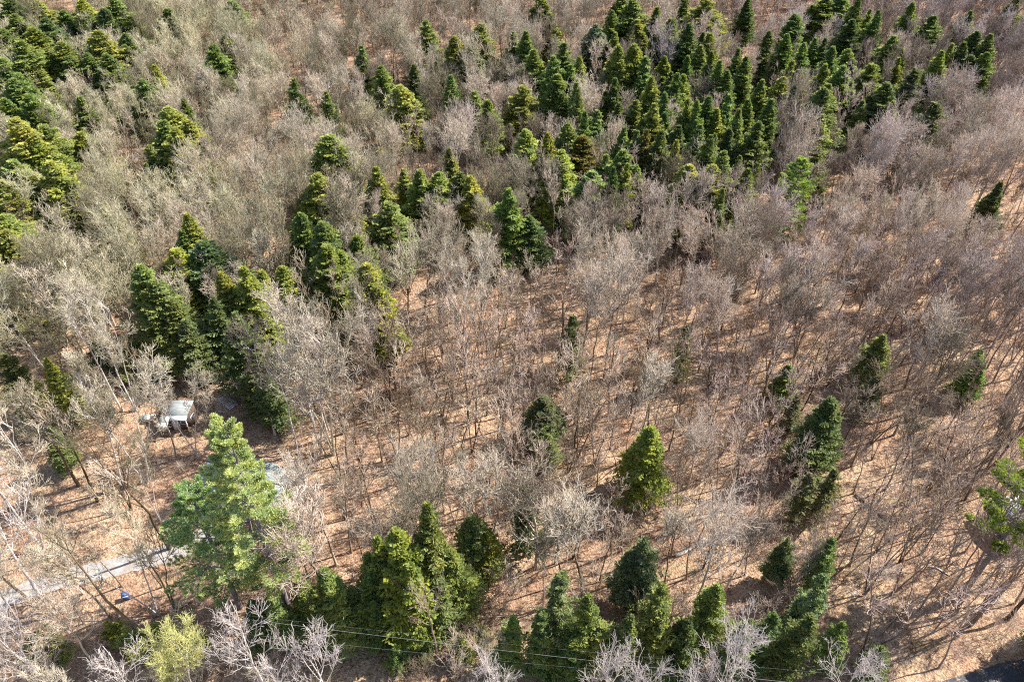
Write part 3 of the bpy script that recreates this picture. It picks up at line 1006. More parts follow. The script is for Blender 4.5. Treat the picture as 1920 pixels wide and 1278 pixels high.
def slab(tl, tr_, br_, bl, zt, zb, th, root):
    """roof panel: back edge height zt, front edge height zb, px corners"""
    a = pz(*bl, zb); b = pz(*br_, zb); c = pz(*tr_, zt); d = pz(*tl, zt)
    pts = [local(p - Vector((0, 0, th)), root) for p in (a, b, c, d)] + [local(p, root) for p in (a, b, c, d)]
    return pts


H1, H0 = 3.5, 2.9
m1 = MB(); m1.hexa(slab((310, 750), (363, 750), (351, 779), (301, 779), H1, H0, 0.12, shed)); m1.build('roof', M['shed_roof'], shed)
m1 = MB(); m1.hexa(slab((301, 779.6), (319, 779.6), (315, 792), (295, 792), H0 - 0.02, H0 - 0.25, 0.1, shed)); m1.build('porch_roof', M['shed_roof'], shed)
m1 = MB(); m1.hexa(slab((320, 779.6), (351, 779.6), (349, 787), (318, 787), H0 + 0.02, H0 - 0.1, 0.08, shed)); m1.build('white_eave', M['white'], shed)
m1 = MB(); m1.hexa(slab((295, 792.6), (315, 792.6), (313, 800), (292, 800), H0 - 0.2, H0 - 0.4, 0.08, shed)); m1.build('white_eave', M['white'], shed)
A = pz(303, 780, H0); B = pz(350, 780, H0); Cc = pz(361, 752, H1); D = pz(312, 752, H1)
m1 = MB()
bot = [local((p.x, p.y, gz - 0.1), shed) for p in (A, B, Cc, D)]
top = [local((p.x, p.y, p.z - 0.14), shed) for p in (A, B, Cc, D)]
m1.hexa(bot + top); m1.build('wall', M['brown_wood'], shed)
la, lb, lc = [Vector(local((p.x, p.y, gz), shed)) for p in (A, B, Cc)]
fr = (lb - la).normalized()
ang = math.atan2(fr.y, fr.x)
dmid = la.lerp(lb, 0.45)
m1 = MB(); m1.box((dmid.x, dmid.y - 0.03, 1.0), (0.95, 0.08, 2.0), ang); dr = m1.build('door', M['grey_wood'], shed)
m1 = MB(); m1.box((dmid.x + 0.35, dmid.y - 0.09, 1.0), (0.05, 0.05, 0.15), ang); m1.build('handle', M['dark'], dr)
for t_ in (0.2, 0.78):
    q = la.lerp(lb, t_)
    m1 = MB(); m1.box((q.x, q.y - 0.03, 1.5), (0.8, 0.08, 0.7), ang); w_ = m1.build('window', M['white'], shed)
    m1 = MB(); m1.box((q.x, q.y - 0.075, 1.5), (0.64, 0.02, 0.54), ang); m1.build('pane', M['glass'], w_)
sr = (lc - lb); sa = math.atan2(sr.y, sr.x); q = lb.lerp(lc, 0.45)
m1 = MB(); m1.box((q.x + 0.03, q.y, 1.5), (0.9, 0.08, 0.7), sa); w_ = m1.build('window', M['white'], shed)
m1 = MB(); m1.box((q.x + 0.08, q.y, 1.5), (0.74, 0.02, 0.54), sa); m1.build('pane', M['glass'], w_)
for p in (pz(296, 796, H0 - 0.4), pz(312, 797, H0 - 0.4), pz(347, 786, H0)):
    m1 = MB(); l_ = local((p.x, p.y, 0), shed)
    m1.box((l_[0], l_[1], (H0 - 0.55) / 2), (0.1, 0.1, H0 - 0.6)); m1.build('post', M['grey_wood'], shed)
# lean-to on the left side
m1 = MB(); m1.hexa(slab((296, 760), (309, 760), (301, 779), (289, 779), 2.5, 2.2, 0.08, shed)); m1.build('lean_to_roof', M['brown_wood'], shed)
p = pz(291, 778, 2.2); l_ = local((p.x, p.y, 0), shed)
m1 = MB(); m1.box((l_[0], l_[1], 1.05), (0.1, 0.1, 2.1)); m1.build('post', M['white'], shed)
placed_build = [(shed_c[0], shed_c[1] + 1.5, 5.0)]

# tarp and pale table beside the shed
x, y = ground(283, 792)
tb = empty('table', (x, y, hgt(x, y)))
tag(tb, 'small white table outside the left wall of the shed', 'table')
m1 = MB(); m1.box((0, 0, 0.72), (1.3, 0.8, 0.05)); m1.build('table_top', M['white'], tb)
for dx in (-0.55, 0.55):
    for dy in (-0.32, 0.32):
        m1 = MB(); m1.box((dx, dy, 0.345), (0.05, 0.05, 0.69)); m1.build('leg', M['grey_wood'], tb)
x, y = ground(274, 789)
m1 = MB()
for i in range(4):
    m1.box((x + (i - 1.5) * 0.22, y + 0.05 * (i % 2), hgt(x, y) + 0.25 + 0.05 * (i % 3)), (0.26, 0.55, 0.5 + 0.1 * (i % 3)), 0.05 * i)
tag(m1.build('tarp_bundle', M['teal']), 'bright teal tarp bundle left of the white table by the shed', 'tarp')


# pallets and boards in the shade right of the shed
def pallet(px, py, rz, n, ln, wd, lab, lean=0.0):
    x, y = ground(px, py)
    t = empty('slatted_panel', (x, y, hgt(x, y) + 0.03), rz)
    t.rotation_euler = (lean, 0, rz)
    for s_ in (-1, 1):
        m1 = MB(); m1.box((0, s_ * wd * 0.36, 0.05), (ln, 0.09, 0.09)); m1.build('runner', M['grey_wood'], t)
    for i in range(n):
        m1 = MB(); m1.box(((i + 0.5) / n * ln - ln / 2, R.uniform(-0.08, 0.08), 0.125), (ln / n * 0.55, wd * R.uniform(0.92, 1.08), 0.03), R.uniform(-.03, .03))
        m1.build('slat', M['grey_wood'], t)
    tag(t, lab, 'wooden pallet', 'slatted wood panels near the shed')


pallet(429, 756, -0.75, 9, 3.0, 1.6, 'long pale slatted wood panel lying in shade right of the shed', 0.12)
pallet(447, 727, -0.6, 6, 1.7, 1.2, 'smaller slatted wood panel behind the long one in deep shade', 0.1)
x, y = ground(418, 775)
m1 = MB(); m1.box((x, y, hgt(x, y) + 0.08), (1.1, 0.18, 0.06), -0.3)
tag(m1.build('board', M['grey_wood']), 'single pale board on shaded ground right of the shed', 'board')

# ------------------------------------------------------------------ house under the giant pine
ha = pz(392, 870, 4.2); hb = pz(550, 922, 4.2)
hd = (hb - ha); hl = hd.length; hrz = math.atan2(hd.y, hd.x)
hc = (ha + hb) / 2
hz = hgt(hc.x, hc.y)
house = empty('house', (hc.x, hc.y, hz), hrz)
tag(house, 'white house with grey-teal shingle roof mostly hidden under the giant pine', 'house')
HW, EV, RG = 6.4, 3.1, 4.5
m1 = MB()
m1.box((0, 0, EV / 2 - 0.05), (hl - 0.8, HW - 0.8, EV + 0.1)); m1.build('wall', M['white'], house)
for s_ in (-1, 1):
    y0, y1 = s_ * HW / 2, 0.0
    a = (-hl / 2, y0, EV); b = (hl / 2, y0, EV); c = (hl / 2, y1, RG); d = (-hl / 2, y1, RG)
    up_ = 0.14
    m1 = MB(); m1.hexa([a, b, c, d] + [(p[0], p[1], p[2] + up_) for p in (a, b, c, d)]); m1.build('roof', M['house_roof'], house)
for s_ in (-1, 1):      # gables
    xg = s_ * (hl / 2 - 0.5)
    m1 = MB(); m1.hexa([(xg - .06, -HW / 2 + .5, EV + 0.02), (xg + .06, -HW / 2 + .5, EV + 0.02), (xg + .06, HW / 2 - .5, EV + 0.02), (xg - .06, HW / 2 - .5, EV + 0.02),
                        (xg - .06, -0.12, RG - .1), (xg + .06, -0.12, RG - .1), (xg + .06, .12, RG - .1), (xg - .06, .12, RG - .1)])
    m1.build('gable', M['white'], house)
m1 = MB(); m1.box((0, 0, RG + 0.16), (hl + 0.04, 0.3, 0.06)); m1.build('ridge_cap', M['shed_roof'], house)
m1 = MB(); m1.box((-1.5, 0.9, RG + 0.25), (0.7, 0.7, 1.3)); m1.build('chimney', M['brown_wood'], house)
for xw in (-4.5, -1.5, 4.2, 5.6):
    if abs(xw) < hl / 2 - 0.8:
        m1 = MB(); m1.box((xw, -HW / 2 + 0.38, 1.6), (1.1, 0.06, 1.2)); w_ = m1.build('window', M['white'], house)
        m1 = MB(); m1.box((xw, -HW / 2 + 0.34, 1.6), (0.94, 0.03, 1.04)); m1.build('pane', M['glass'], w_)
m1 = MB(); m1.box((1.4, -HW / 2 + 0.38, 1.02), (1.0, 0.06, 2.04)); dr = m1.build('door', M['brown_wood'], house)
m1 = MB(); m1.box((1.75, -HW / 2 + 0.32, 1.0), (0.06, 0.06, 0.12)); m1.build('handle', M['wire'], dr)
placed_build.append((hc.x, hc.y, 6.0))
placed_build.append((hc.x - 4, hc.y + 1, 6.0))
placed_build.append((hc.x + 4, hc.y - 1, 6.0))

# white storage tank seen through the pine
x, y = ground(497, 1000)
tk = empty('storage_tank', (x, y, hgt(x, y)), 0.5)
tag(tk, 'small white tank seen through the giant pine below the house roof', 'tank')
v = []
m1 = MB(); m1.tube([(-0.95, 0, 0.62), (-0.85, 0, 0.62), (-0.7, 0, 0.62), (0.7, 0, 0.62), (0.85, 0, 0.62), (0.95, 0, 0.62)], [0.12, 0.36, 0.45, 0.45, 0.36, 0.12], 14)
m1.build('tank_body', M['white'], tk, True)
for dx in (-0.5, 0.5):
    m1 = MB(); m1.box((dx, 0, 0.12), (0.15, 0.7, 0.24)); m1.build('foot', M['grey_wood'], tk)

# house beyond the right edge
x, y = ground(1935, 935, 4.0)
h2 = empty('house', (x + 0.6, y - 1.0, hgt(x, y)), 0.25)
tag(h2, 'house with bright white roof cut off by the right edge behind a pine', 'house')
m1 = MB(); m1.box((0, 0, 1.4), (7.4, 4.9, 3.0)); m1.build('wall', M['white'], h2)
for s_ in (-1, 1):
    a = (-4, s_ * 2.8, 2.95); b = (4, s_ * 2.8, 2.95); c = (4, 0, 3.7); d = (-4, 0, 3.7)
    m1 = MB(); m1.hexa([a, b, c, d] + [(p[0], p[1], p[2] + 0.12) for p in (a, b, c, d)]); m1.build('roof', M['white'], h2)
m1 = MB(); m1.box((-1.5, -2.48, 1.5), (1.1, 0.06, 1.1)); w_ = m1.build('window', M['grey_wood'], h2)
m1 = MB(); m1.box((-1.5, -2.52, 1.5), (0.95, 0.03, 0.95)); m1.build('pane', M['glass'], w_)
placed_build.append((x + 2.2, y - 1.0, 5.0))

# blue bin
x, y = ground(238, 1121)
bn = empty('storage_bin', (x, y, hgt(x, y)), 0.35)
bn.scale = (0.75, 0.75, 0.85)
tag(bn, 'blue plastic bin with pale rim beside the leaning trunk below the driveway', 'bin')
m1 = MB(); m1.hexa([(-.38, -.3, .05), (.38, -.3, .05), (.38, .3, .05), (-.38, .3, .05), (-.46, -.38, 1.0), (.46, -.38, 1.0), (.46, .38, 1.0), (-.46, .38, 1.0)])
m1.build('bin_body', M['blue'], bn)
m1 = MB(); m1.box((0, 0, 1.04), (1.0, 0.84, 0.07)); m1.build('lid', M['blue'], bn)
m1 = MB(); m1.box((0, -0.45, 0.98), (0.98, 0.05, 0.08)); m1.build('rim', M['white'], bn)
for s_ in (-1, 1):
    m1 = MB(); m1.tube([(s_ * .3 - .04, .38, .12), (s_ * .3 + .04, .38, .12)], 0.12, 10); m1.build('wheel', M['dark'], bn)

# ------------------------------------------------------------------ power lines
def wire(pa, pb, z, rad, lab):
    a = pz(*pa, z); b = pz(*pb, z)
    d = b - a
    a2 = a - d * 0.9; b2 = b + d * 0.9
    pts = []
    for i in range(41):
        t = i / 40
        p = a2.lerp(b2, t)
        p.z = z + 1.6 * ((2 * t - 1) ** 2) - 0.4
        pts.append(tuple(p))
    m1 = MB(); m1.tube(pts, rad, 5)
    tag(m1.build('power_line', M['wire'], None, True), lab, 'power line', 'power lines along the bottom of the photo')


wire((540, 1168), (1440, 1272), 9.0, 0.009, 'thin pale power line, uppermost of those crossing the bottom evergreens')
wire((660, 1208), (1300, 1268), 8.0, 0.004, 'faint second power line just below the bright one')
wire((700, 1178), (1400, 1246), 9.3, 0.003, 'faintest power line running above the bright one')

# ------------------------------------------------------------------ fallen logs and snag
LOGS = [((548, 915), (640, 908), 0.13, 'log', 'long bleached log on the leaves right of the house roof'),
        ((160, 868), (192, 866), 0.14, 'log', 'short pale log on the open slope left of the shed'),
        ((1266, 1042), (1322, 1013), 0.24, 'log', 'thick pale log lying among bare trees at lower right'),
        ((1603, 930), (1657, 972), 0.22, 'log_dark', 'dark leaning log under the mauve thicket at lower right'),
        ((1135, 1070), (1180, 1052), 0.12, 'log_dark', 'dark thin log beside the lower centre hollow'),
        ((1740, 1062), (1780, 1078), 0.12, 'log', 'short bleached log on open leaves near lower right trunks'),
        ((860, 1170), (925, 1190), 0.16, 'log_dark', 'dark log on the bank below the bottom centre hemlocks'),
        ((925, 1190), (1000, 1160), 0.12, 'log_dark', 'crooked dark branch crossing the bank at bottom centre'),
        ((330, 1139), (362, 1132), 0.15, 'log_dark', 'short dark log on the bank left of the giant pine')]
for a, b, r_, mt, lab in LOGS:
    ga, gb = ground(*a), ground(*b)
    pts = []
    for i in range(7):
        t = i / 6
        x = ga[0] * (1 - t) + gb[0] * t; y = ga[1] * (1 - t) + gb[1] * t + 0.18 * math.sin(t * 5 + a[0])
        pts.append((x, y, hgt(x, y) + r_ * 0.8))
    m1 = MB(); m1.tube(pts, [r_ * (1 - 0.5 * i / 6) for i in range(7)], 8)
    for i in (2, 4):
        p = pts[i]; m1.tube([p, (p[0] + R.uniform(-.5, .5), p[1] + R.uniform(-.6, .6), p[2] + 0.5)], [r_ * 0.3, 0.01], 5)
    tag(m1.build('fallen_log', M[mt], None, True), lab, 'fallen log')
x, y = ground(809, 922)
m1 = MB(); m1.tube([(x, y, hgt(x, y) - .1), (x, y, hgt(x, y) + 1.2), (x + .1, y, hgt(x, y) + 2.4)], [0.22, 0.17, 0.06], 8)
tag(m1.build('tree_stump', M['log'], None, True), 'broken white stump standing on the central leafy slope', 'stump')

# ------------------------------------------------------------------ bare trees
DR = [Vector(ground(*p)) for p in DRIVE_PX]
RD = [Vector(ground(*p)) for p in ROAD_PX]


def seg_dist(p, pts):
    best = 1e9
    for i in range(len(pts) - 1):
        a, b = pts[i], pts[i + 1]
        t = max(0, min(1, (p - a).dot(b - a) / (b - a).length_squared))
        best = min(best, (a + (b - a) * t - p).length)
    return best


def blocked(x, y):
    p = Vector((x, y))
    if seg_dist(p, DR) < 2.0 or seg_dist(p, RD) < 4.2:
        return True
    return any((x - b[0]) ** 2 + (y - b[1]) ** 2 < b[2] ** 2 for b in placed_build)


BZ = [(-400, 845, 345, 1000, 'on the open leafy slope above the driveway'), (-400, 1000, 345, 1075, 'along the upper edge of the driveway'),
      (-400, 1075, 420, 1175, 'on the bank below the driveway'), (-400, 1175, 640, 1700, 'at the bottom left, close to the camera'),
      (-400, 640, 240, 845, 'on the slope left of the shed'), (240, 800, 560, 1175, 'around the shed and giant pine'), (240, 600, 560, 800, 'just behind the shed'),
      (-400, 480, 240, 640, 'in the wood above left of the shed'), (240, 480, 560, 600, 'among the hemlocks above the shed'),
      (560, 800, 700, 980, 'on the slope right of the house roof'), (560, 980, 700, 1175, 'on the slope right of the giant pine'),
      (560, 640, 760, 800, 'at the left rim of the central clearing'), (760, 600, 1000, 740, 'along the upper rim of the central clearing'),
      (700, 740, 860, 900, 'in the left part of the central clearing'), (860, 740, 1010, 900, 'in the right part of the central clearing'),
      (700, 900, 1010, 1040, 'on the slope above the bottom centre hemlocks'), (640, 1040, 1010, 1700, 'around the bottom centre hemlocks'),
      (1010, 600, 1200, 760, 'above the lone yellow-green hemlock, left'), (1200, 600, 1420, 760, 'on the slope right of centre'),
      (1010, 760, 1200, 930, 'left of the lone yellow-green hemlock'), (1200, 760, 1440, 930, 'right of the lone yellow-green hemlock'),
      (1010, 930, 1220, 1100, 'in the lower centre hollow'), (1220, 930, 1440, 1100, 'around the thick pale log'),
      (1010, 1100, 1480, 1700, 'between the bottom row hemlocks'), (1440, 600, 1640, 900, 'around the dark cone-shaped hemlock'),
      (1640, 600, 1800, 780, 'behind the multi-stemmed clump at right'), (1640, 780, 1800, 960, 'in the mauve thicket at right'),
      (1440, 900, 1640, 1120, 'around the lower right evergreen column'), (1640, 960, 1800, 1120, 'on open leaves at lower right'),
      (1800, 600, 2400, 860, 'near the right edge above the white roof'), (1800, 860, 2400, 1120, 'near the white pine at right edge'),
      (1480, 1100, 2400, 1700, 'beside the road corner'),  (-400, -200, 250, 300, 'among the hemlocks at upper left'), (250, -200, 480, 200, 'right of the top left hemlocks'),
      (480, -200, 700, 140, 'above the upper open patch'), (700, -200, 960, 140, 'near the top edge, left of the big stand'),
      (250, 200, 480, 340, 'right of the upper left hemlock clump'), (480, 140, 700, 250, 'around the upper open patch'), (700, 140, 960, 280, 'before the left flank of the big stand'),
      (-400, 300, 200, 400, 'beside the great hemlock mass at left edge'), (200, 340, 380, 480, 'left of the wide pale crown, upper left'),
      (-400, 400, 200, 480, 'below the great hemlock mass at left edge'), (380, 340, 560, 480, 'around the wide pale crown, upper left'),
      (480, 250, 760, 380, 'above the dense mass left of centre'), (560, 380, 760, 480, 'in front of the dense mass left of centre'),
      (760, 280, 960, 400, 'among the row of hemlocks above centre'), (760, 400, 960, 480, 'left of the lone dark hemlock above centre'),
      (960, 380, 1120, 480, 'right of the lone dark hemlock above centre'), (1120, 360, 1300, 480, 'below the front row of the big stand, left'),
      (1300, 360, 1450, 480, 'below the front row of the big stand, right'), (960, -200, 1440, 380, 'inside the big hemlock stand'),
      (1440, 380, 1640, 480, 'below the tiered white pine'), (1440, -200, 1700, 240, 'inside the right half of the big stand'),
      (1440, 240, 1640, 380, 'right of the tiered white pine'), (1640, 240, 1780, 360, 'in the mauve crowns right of the big stand'),
      (1780, 180, 2400, 340, 'near the upper right edge below outlying hemlocks'), (1700, -200, 2400, 240, 'in the top right corner wood'),
      (1640, 360, 1820, 480, 'left of the paired evergreens at right edge'), (1820, 340, 2400, 480, 'around the paired evergreens at right edge'),
      (560, 480, 960, 640, 'in the belt of crowns left of centre'), (960, 480, 1440, 600, 'in the belt of crowns above centre right'),
      (1440, 480, 2400, 600, 'in the belt of crowns at right')]


def bzone(px, py):
    for z in BZ:
        if z[0] <= px < z[2] and z[1] <= py < z[3]:
            return z[4]
    return 'in the surrounding wood'


# hand-placed: base px, top px(y), set, label
HANDS = [
 ((83, 1032), 800, 'birch', 'white two-stemmed birch with its foot above the driveway at far left'),
 ((42, 1176), 960, 'birch', 'pale trunk crossing the driveway at the far left edge'),
 ((104, 1152), 900, 'pale', 'pale forked tree at left whose trunks cross the driveway'),
 ((75, 1148), 930, 'pole', 'dark slim trunk just left of the pale forked tree'),
 ((157, 1168), 1070, 'pole', 'short slim pale-footed tree on the bank below the driveway'),
 ((209, 1157), 1010, 'pole', 'crooked dark tree below the middle of the driveway'),
 ((270, 1200), 960, 'pole', 'thick leaning tree beside the blue bin'),
 ((332, 1148), 960, 'pole', 'slim paired tree on the bank between blue bin and pine'),
 ((298, 1152), 980, 'birch', 'pale slim tree just right of the blue bin'),
 ((232, 912), 700, 'birch', 'pale straight trunk in the open slope below the shed, left'),
 ((277, 903), 690, 'birch', 'pale straight trunk directly below the shed, left corner'),
 ((148, 910), 700, 'pole', 'dark trunk on the open slope near the short pale log'),
 ((183, 940), 740, 'pole', 'slim dark trunk in the middle of the open slope'),
 ((318, 1028), 800, 'pole', 'tall dark trunk reaching the driveway left of giant pine'),
 ((368, 850), 690, 'birch', 'pale tree standing before the right corner of the shed'),
 ((332, 862), 720, 'pole', 'slim tree standing before the shed front, left'),
 ((602, 848), 600, 'birch', 'tall pale trunk at the left rim of the clearing'),
 ((626, 852), 620, 'bare', 'tall grey trunk pair at the left rim of the clearing'),
 ((560, 850), 640, 'birch', 'pale trunk right of the lumber shade with spreading crown'),
 ((516, 815), 600, 'birch', 'white-barked trunk right of the pallets'),
 ((645, 812), 610, 'pole', 'dark trunk at the upper left rim of the clearing'),
 ((830, 780), 610, 'pole', 'stout dark trunk at the top of the clearing'),
 ((870, 685), 480, 'birch', 'pale birch on the upper rim of the clearing'),
 ((905, 630), 470, 'birch', 'bright white birch above the upper rim of the clearing'),
 ((853, 982), 850, 'birch', 'bright white birch right of the broken stump'),
 ((992, 750), 600, 'pole', 'black straight trunk at the right rim of the clearing'),
 ((1190, 602), 430, 'birch', 'tall white birch in the crowns above centre right'),
 ((1245, 1098), 960, 'bare', 'broad grey tree between the bottom row and yellow-green hemlock'),
 ((1538, 640), 540, 'birch', 'bright bluish-white birch at right centre'),
 ((1695, 778), 600, 'bare', 'broad-crowned grey tree of the leaning clump at right'),
 ((1712, 785), 620, 'bare', 'second heavy stem of the leaning clump at right'),
 ((1728, 762), 640, 'pole', 'dark leaning stem right of the heavy clump'),
 ((1790, 1150), 930, 'pole', 'dark leaning trunk left of the right-edge pine'),
 ((1765, 1128), 930, 'pole', 'pair of dark leaning stems on open leaves at lower right'),
 ((1655, 1190), 1080, 'pole', 'dark crooked tree above the road corner'),
 ((1820, 1170), 940, 'pole', 'long dark trunk rising from the bank above the road'),
 ((1890, 1160), 900, 'pole', 'outermost dark trunk at the right edge above the road'),
 ((1355, 1120), 960, 'bare', 'grey broad tree above the bottom right evergreens'),
 ((1490, 1100), 1000, 'birch', 'pale tree with arching white limbs at lower right'),
 ((90, 700), 480, 'birch', 'pale multi-branched trunk above the yellow-green hemlock left of shed'),
 ((255, 770), 560, 'birch', 'tall white trunk rising left of the shed'),
 ((230, 770), 540, 'birch', 'tall pale trunk, left of the white one beside the shed'),
 ((393, 620), 500, 'birch', 'white slanting birch before the dark hemlocks above the shed'),
]
SETS = {'bare': (BARE, 'bare_tree', 'bare tree'), 'pole': (POLE, 'slender_tree', 'slender tree'),
        'birch': (BIRCH, 'birch_tree', 'birch tree'), 'pale': (PALE, 'bare_tree', 'bare tree')}
bpos = []
cnt = {'bare': 0, 'pole': 0}
for (bx, by), ty, st, lab in HANDS:
    gx, gy = ground(bx, by); gx, gy = ground(bx, by, hgt(gx, gy))
    r = ray(bx, ty)
    h = CAM_H + gy / r[1] * r[2] - hgt(gx, gy)
    h = min(max(h, 7), 24)
    protos, nm, ct = SETS[st]
    pr = R.choice(protos)
    t = place_tree(pr, nm, gx, gy, h / pr['h'] * (0.95 if st != 'pole' else 1.05), h / pr['h'], R.uniform(0, 6.28), None, (R.uniform(-.05, .05), R.uniform(-.05, .05)))
    tag(t, lab, ct, {'bare': 'leafless broad trees', 'pole': 'leafless slender trees', 'birch': 'pale birches', 'pale': 'leafless broad trees'}[st])
    bpos.append((gx, gy))
    if st in cnt:
        cnt[st] += 1
# trees standing below the frame whose crowns reach into it: apex px
NEAR = [((430, 1150), 15.5, PALE, 'pale leafless crown at bottom left beside the giant pine'),
        ((585, 1192), 15.0, PALE, 'pale leafless crown at the bottom below the giant pine'),
        ((195, 1232), 15.0, PALE, 'pale leafless crown at the bottom, left of the budding tree'),
        ((-10, 1150), 16.0, PALE, 'pale leafless crown in the bottom left corner'),
        ((500, 1235), 13.0, PALE, 'small pale crown between the two big bottom left crowns'),
        ((1392, 1208), 14.0, PALE, 'knobbly pale leafless crown at the bottom right of centre'),
        ((1625, 1236), 13.5, PALE, 'pale leafless crown at the bottom near the road'),
        ((1165, 1240), 13.5, PALE, 'small pale leafless crown at the bottom centre right'),
        ((915, 1256), 12.5, PALE, 'small pale leafless crown at the bottom centre'),
        ((1310, 1262), 12.5, PALE, 'low pale crown tip at the bottom edge right of centre'),
        ((302, 1200), 12.0, BUD, 'yellow-green budding tree at bottom left'),
        ((80, 1255), 13.0, BARE, 'greyish leafless crown at the bottom edge, far left')]
for (ax, ay), h, protos, lab in NEAR:
    x, y = ground(ax, ay, h)
    pr = R.choice(protos)
    t = place_tree(pr, 'bare_tree', x, y, h / pr['h'] * 0.95, h / pr['h'], R.uniform(0, 6.28))
    tag(t, lab, 'bare tree', 'leafless broad trees')
    bpos.append((x, y))
    cnt['bare'] += 1

cell = {}


def near_ok(x, y, dmin):
    ci, cj = int(x // 6), int(y // 6)
    for i in (-1, 0, 1):
        for j in (-1, 0, 1):
            for (a, b) in cell.get((ci + i, cj + j), ()):
                if (a - x) ** 2 + (b - y) ** 2 < dmin * dmin:
                    return False
    return True


for p in bpos:
    cell.setdefault((int(p[0] // 6), int(p[1] // 6)), []).append(p)


def ell(px, py, cx, cy, rx, ry):
    return ((px - cx) / rx) ** 2 + ((py - cy) / ry) ** 2 < 1


def density(px, py):
    """(share kept, share of slender trees, min distance) by where the foot stands in the photo"""
    if px < 345 and 850 < py < 1190:
        return 0.13, 0.93, 3.0
    if 345 <= px < 560 and 800 < py < 1190:
        return 0.10, 0.9, 3.0
    if 560 <= px < 720 and 850 < py < 1100:
        return 0.75, 0.97, 2.0
    if ell(px, py, 830, 830, 250, 190):
        return 0.8, 0.985, 2.05
    if 250 < px < 470 and 690 < py < 830:
        return 0.1, 0.9, 3.0
    if 400 < px < 560 and 660 < py < 800:
        return 0.15, 0.8, 3.0
    if 1000 <= px < 1640 and 690 < py < 1120:
        return 0.75, 0.78, 2.2
    if px >= 1500 and 930 < py < 1200:
        return 0.6, 0.86, 2.3
    if px >= 1580 and 600 < py <= 930:
        return 0.9, 0.55, 2.4
    if py > 1160:
        return 0.12, 0.9, 3.5
    if inside(px, py, STAND):
        return 0.10, 0.2, 4.0
    if px < 250 and py < 130:
        return 0.35, 0.2, 4.0
    if ell(px, py, 545, 130, 60, 130):
        return 0.35, 0.6, 3.0
    return 0.98, 0.2, 3.1


def hides_evergreen(x, y, h, cr):
    a = project(x, y, h + hgt(x, y)); b = project(x, y, h * 0.45 + hgt(x, y))
    d = project(x, y, 0)[2]
    hw = cr * FPX / d * 0.75
    x0, x1, y0, y1 = min(a[0], b[0]) - hw, max(a[0], b[0]) + hw, a[1], b[1]
    for (ax, ay, L, w, dep) in boxes:
        if d > dep + 1:
            continue
        ox = min(x1, ax + w * 0.45) - max(x0, ax - w * 0.45)
        oy = min(y1, ay + L * 0.8) - max(y0, ay)
        lim = 0.16 if ay < 500 else 0.05
        if (ax, ay) in LONE and min(x1, ax + w * 0.4) > max(x0, ax - w * 0.4) and oy > 8:
            return 'lone'
        if ox > 0 and oy > 0 and ox * oy > lim * w * 0.9 * L * 0.8:
            return True
    return False


cands = []
tries = 0
while tries < 50000:
    tries += 1
    y = R.uniform(30, 300)
    hw = 0.68 * project(0, y, 8)[2]
    x = R.uniform(-1, 1) * hw
    if abs(x) > hw or R.random() > hw / 175:
        continue
    px, py, d = project(x, y, 0)
    if py < -75 or py > 1330 or px < -150 or px > 2070:
        continue
    keep, sl, dm = density(px, py)
    if R.random() > keep:
        continue
    is_pole = R.random() < sl
    dm2 = dm if is_pole else max(dm, 3.3)
    if not near_ok(x, y, dm2) or blocked(x, y):
        continue
    if any((x - q[0]) ** 2 + (y - q[1]) ** 2 < (0.55 * q[2]) ** 2 for q in placed):
        continue
    far = min(1.0, max(0.0, (y - 75) / 60))
    sc = R.uniform(0.72, 1.12) if is_pole else R.uniform(0.68, 1.02) * (1 - 0.26 * far)
    sxy = sc * R.uniform(0.85, 1.15)
    hh, cr = (14 * sc, 2.4 * sxy) if is_pole else (18 * sc, 5.0 * sxy)
    hid = hides_evergreen(x, y, hh, cr)
    if hid == 'lone' and R.random() < 0.97:
        continue
    if hid and R.random() < ((0.5 if is_pole else 0.9) if y > 110 else (0.8 if is_pole else 0.985)):
        continue
    cell.setdefault((int(x // 6), int(y // 6)), []).append((x, y))
    cands.append((d, x, y, px, py, is_pole, sc, sxy))
cands.sort()
rest = []
byzone = {}
for d, x, y, px, py, is_pole, sc, sxy in cands:
    k = 'pole' if is_pole else 'bare'
    pr = R.choice(POLE if is_pole else BARE)
    if px < -60 or px > 1980:
        vis = False
    else:
        vis = True
    if vis and cnt[k] < 298:
        cnt[k] += 1
        nm, ct = ('slender_tree', 'slender tree') if is_pole else ('bare_tree', 'bare tree')
        birch = is_pole and px < 700 and 480 < py < 1180 and R.random() < 0.4
        if birch:
            nm, ct = 'birch_tree', 'birch tree'
            pr = R.choice(BIRCH)
            sxy *= 0.85; sc *= 0.9
            cnt[k] -= 1
        t = place_tree(pr, nm, x, y, sxy, sc, R.uniform(0, 6.28), None, (R.uniform(-.06, .06), R.uniform(-.06, .06)))
        z = bzone(px, py)
        kk = 'slender leafless tree' if is_pole else 'spreading leafless tree'
        kk = 'pale-barked birch' if birch else kk
        tag(t, None, ct, kk + 's ' + z)
        byzone.setdefault((kk, z), []).append((py, px, t))
    else:
        rest.append((x, y, sxy, sc, is_pole))
ROWS = ['front', 'second', 'third', 'fourth', 'fifth', 'sixth', 'seventh', 'eighth', 'ninth', 'tenth', 'eleventh', 'twelfth']
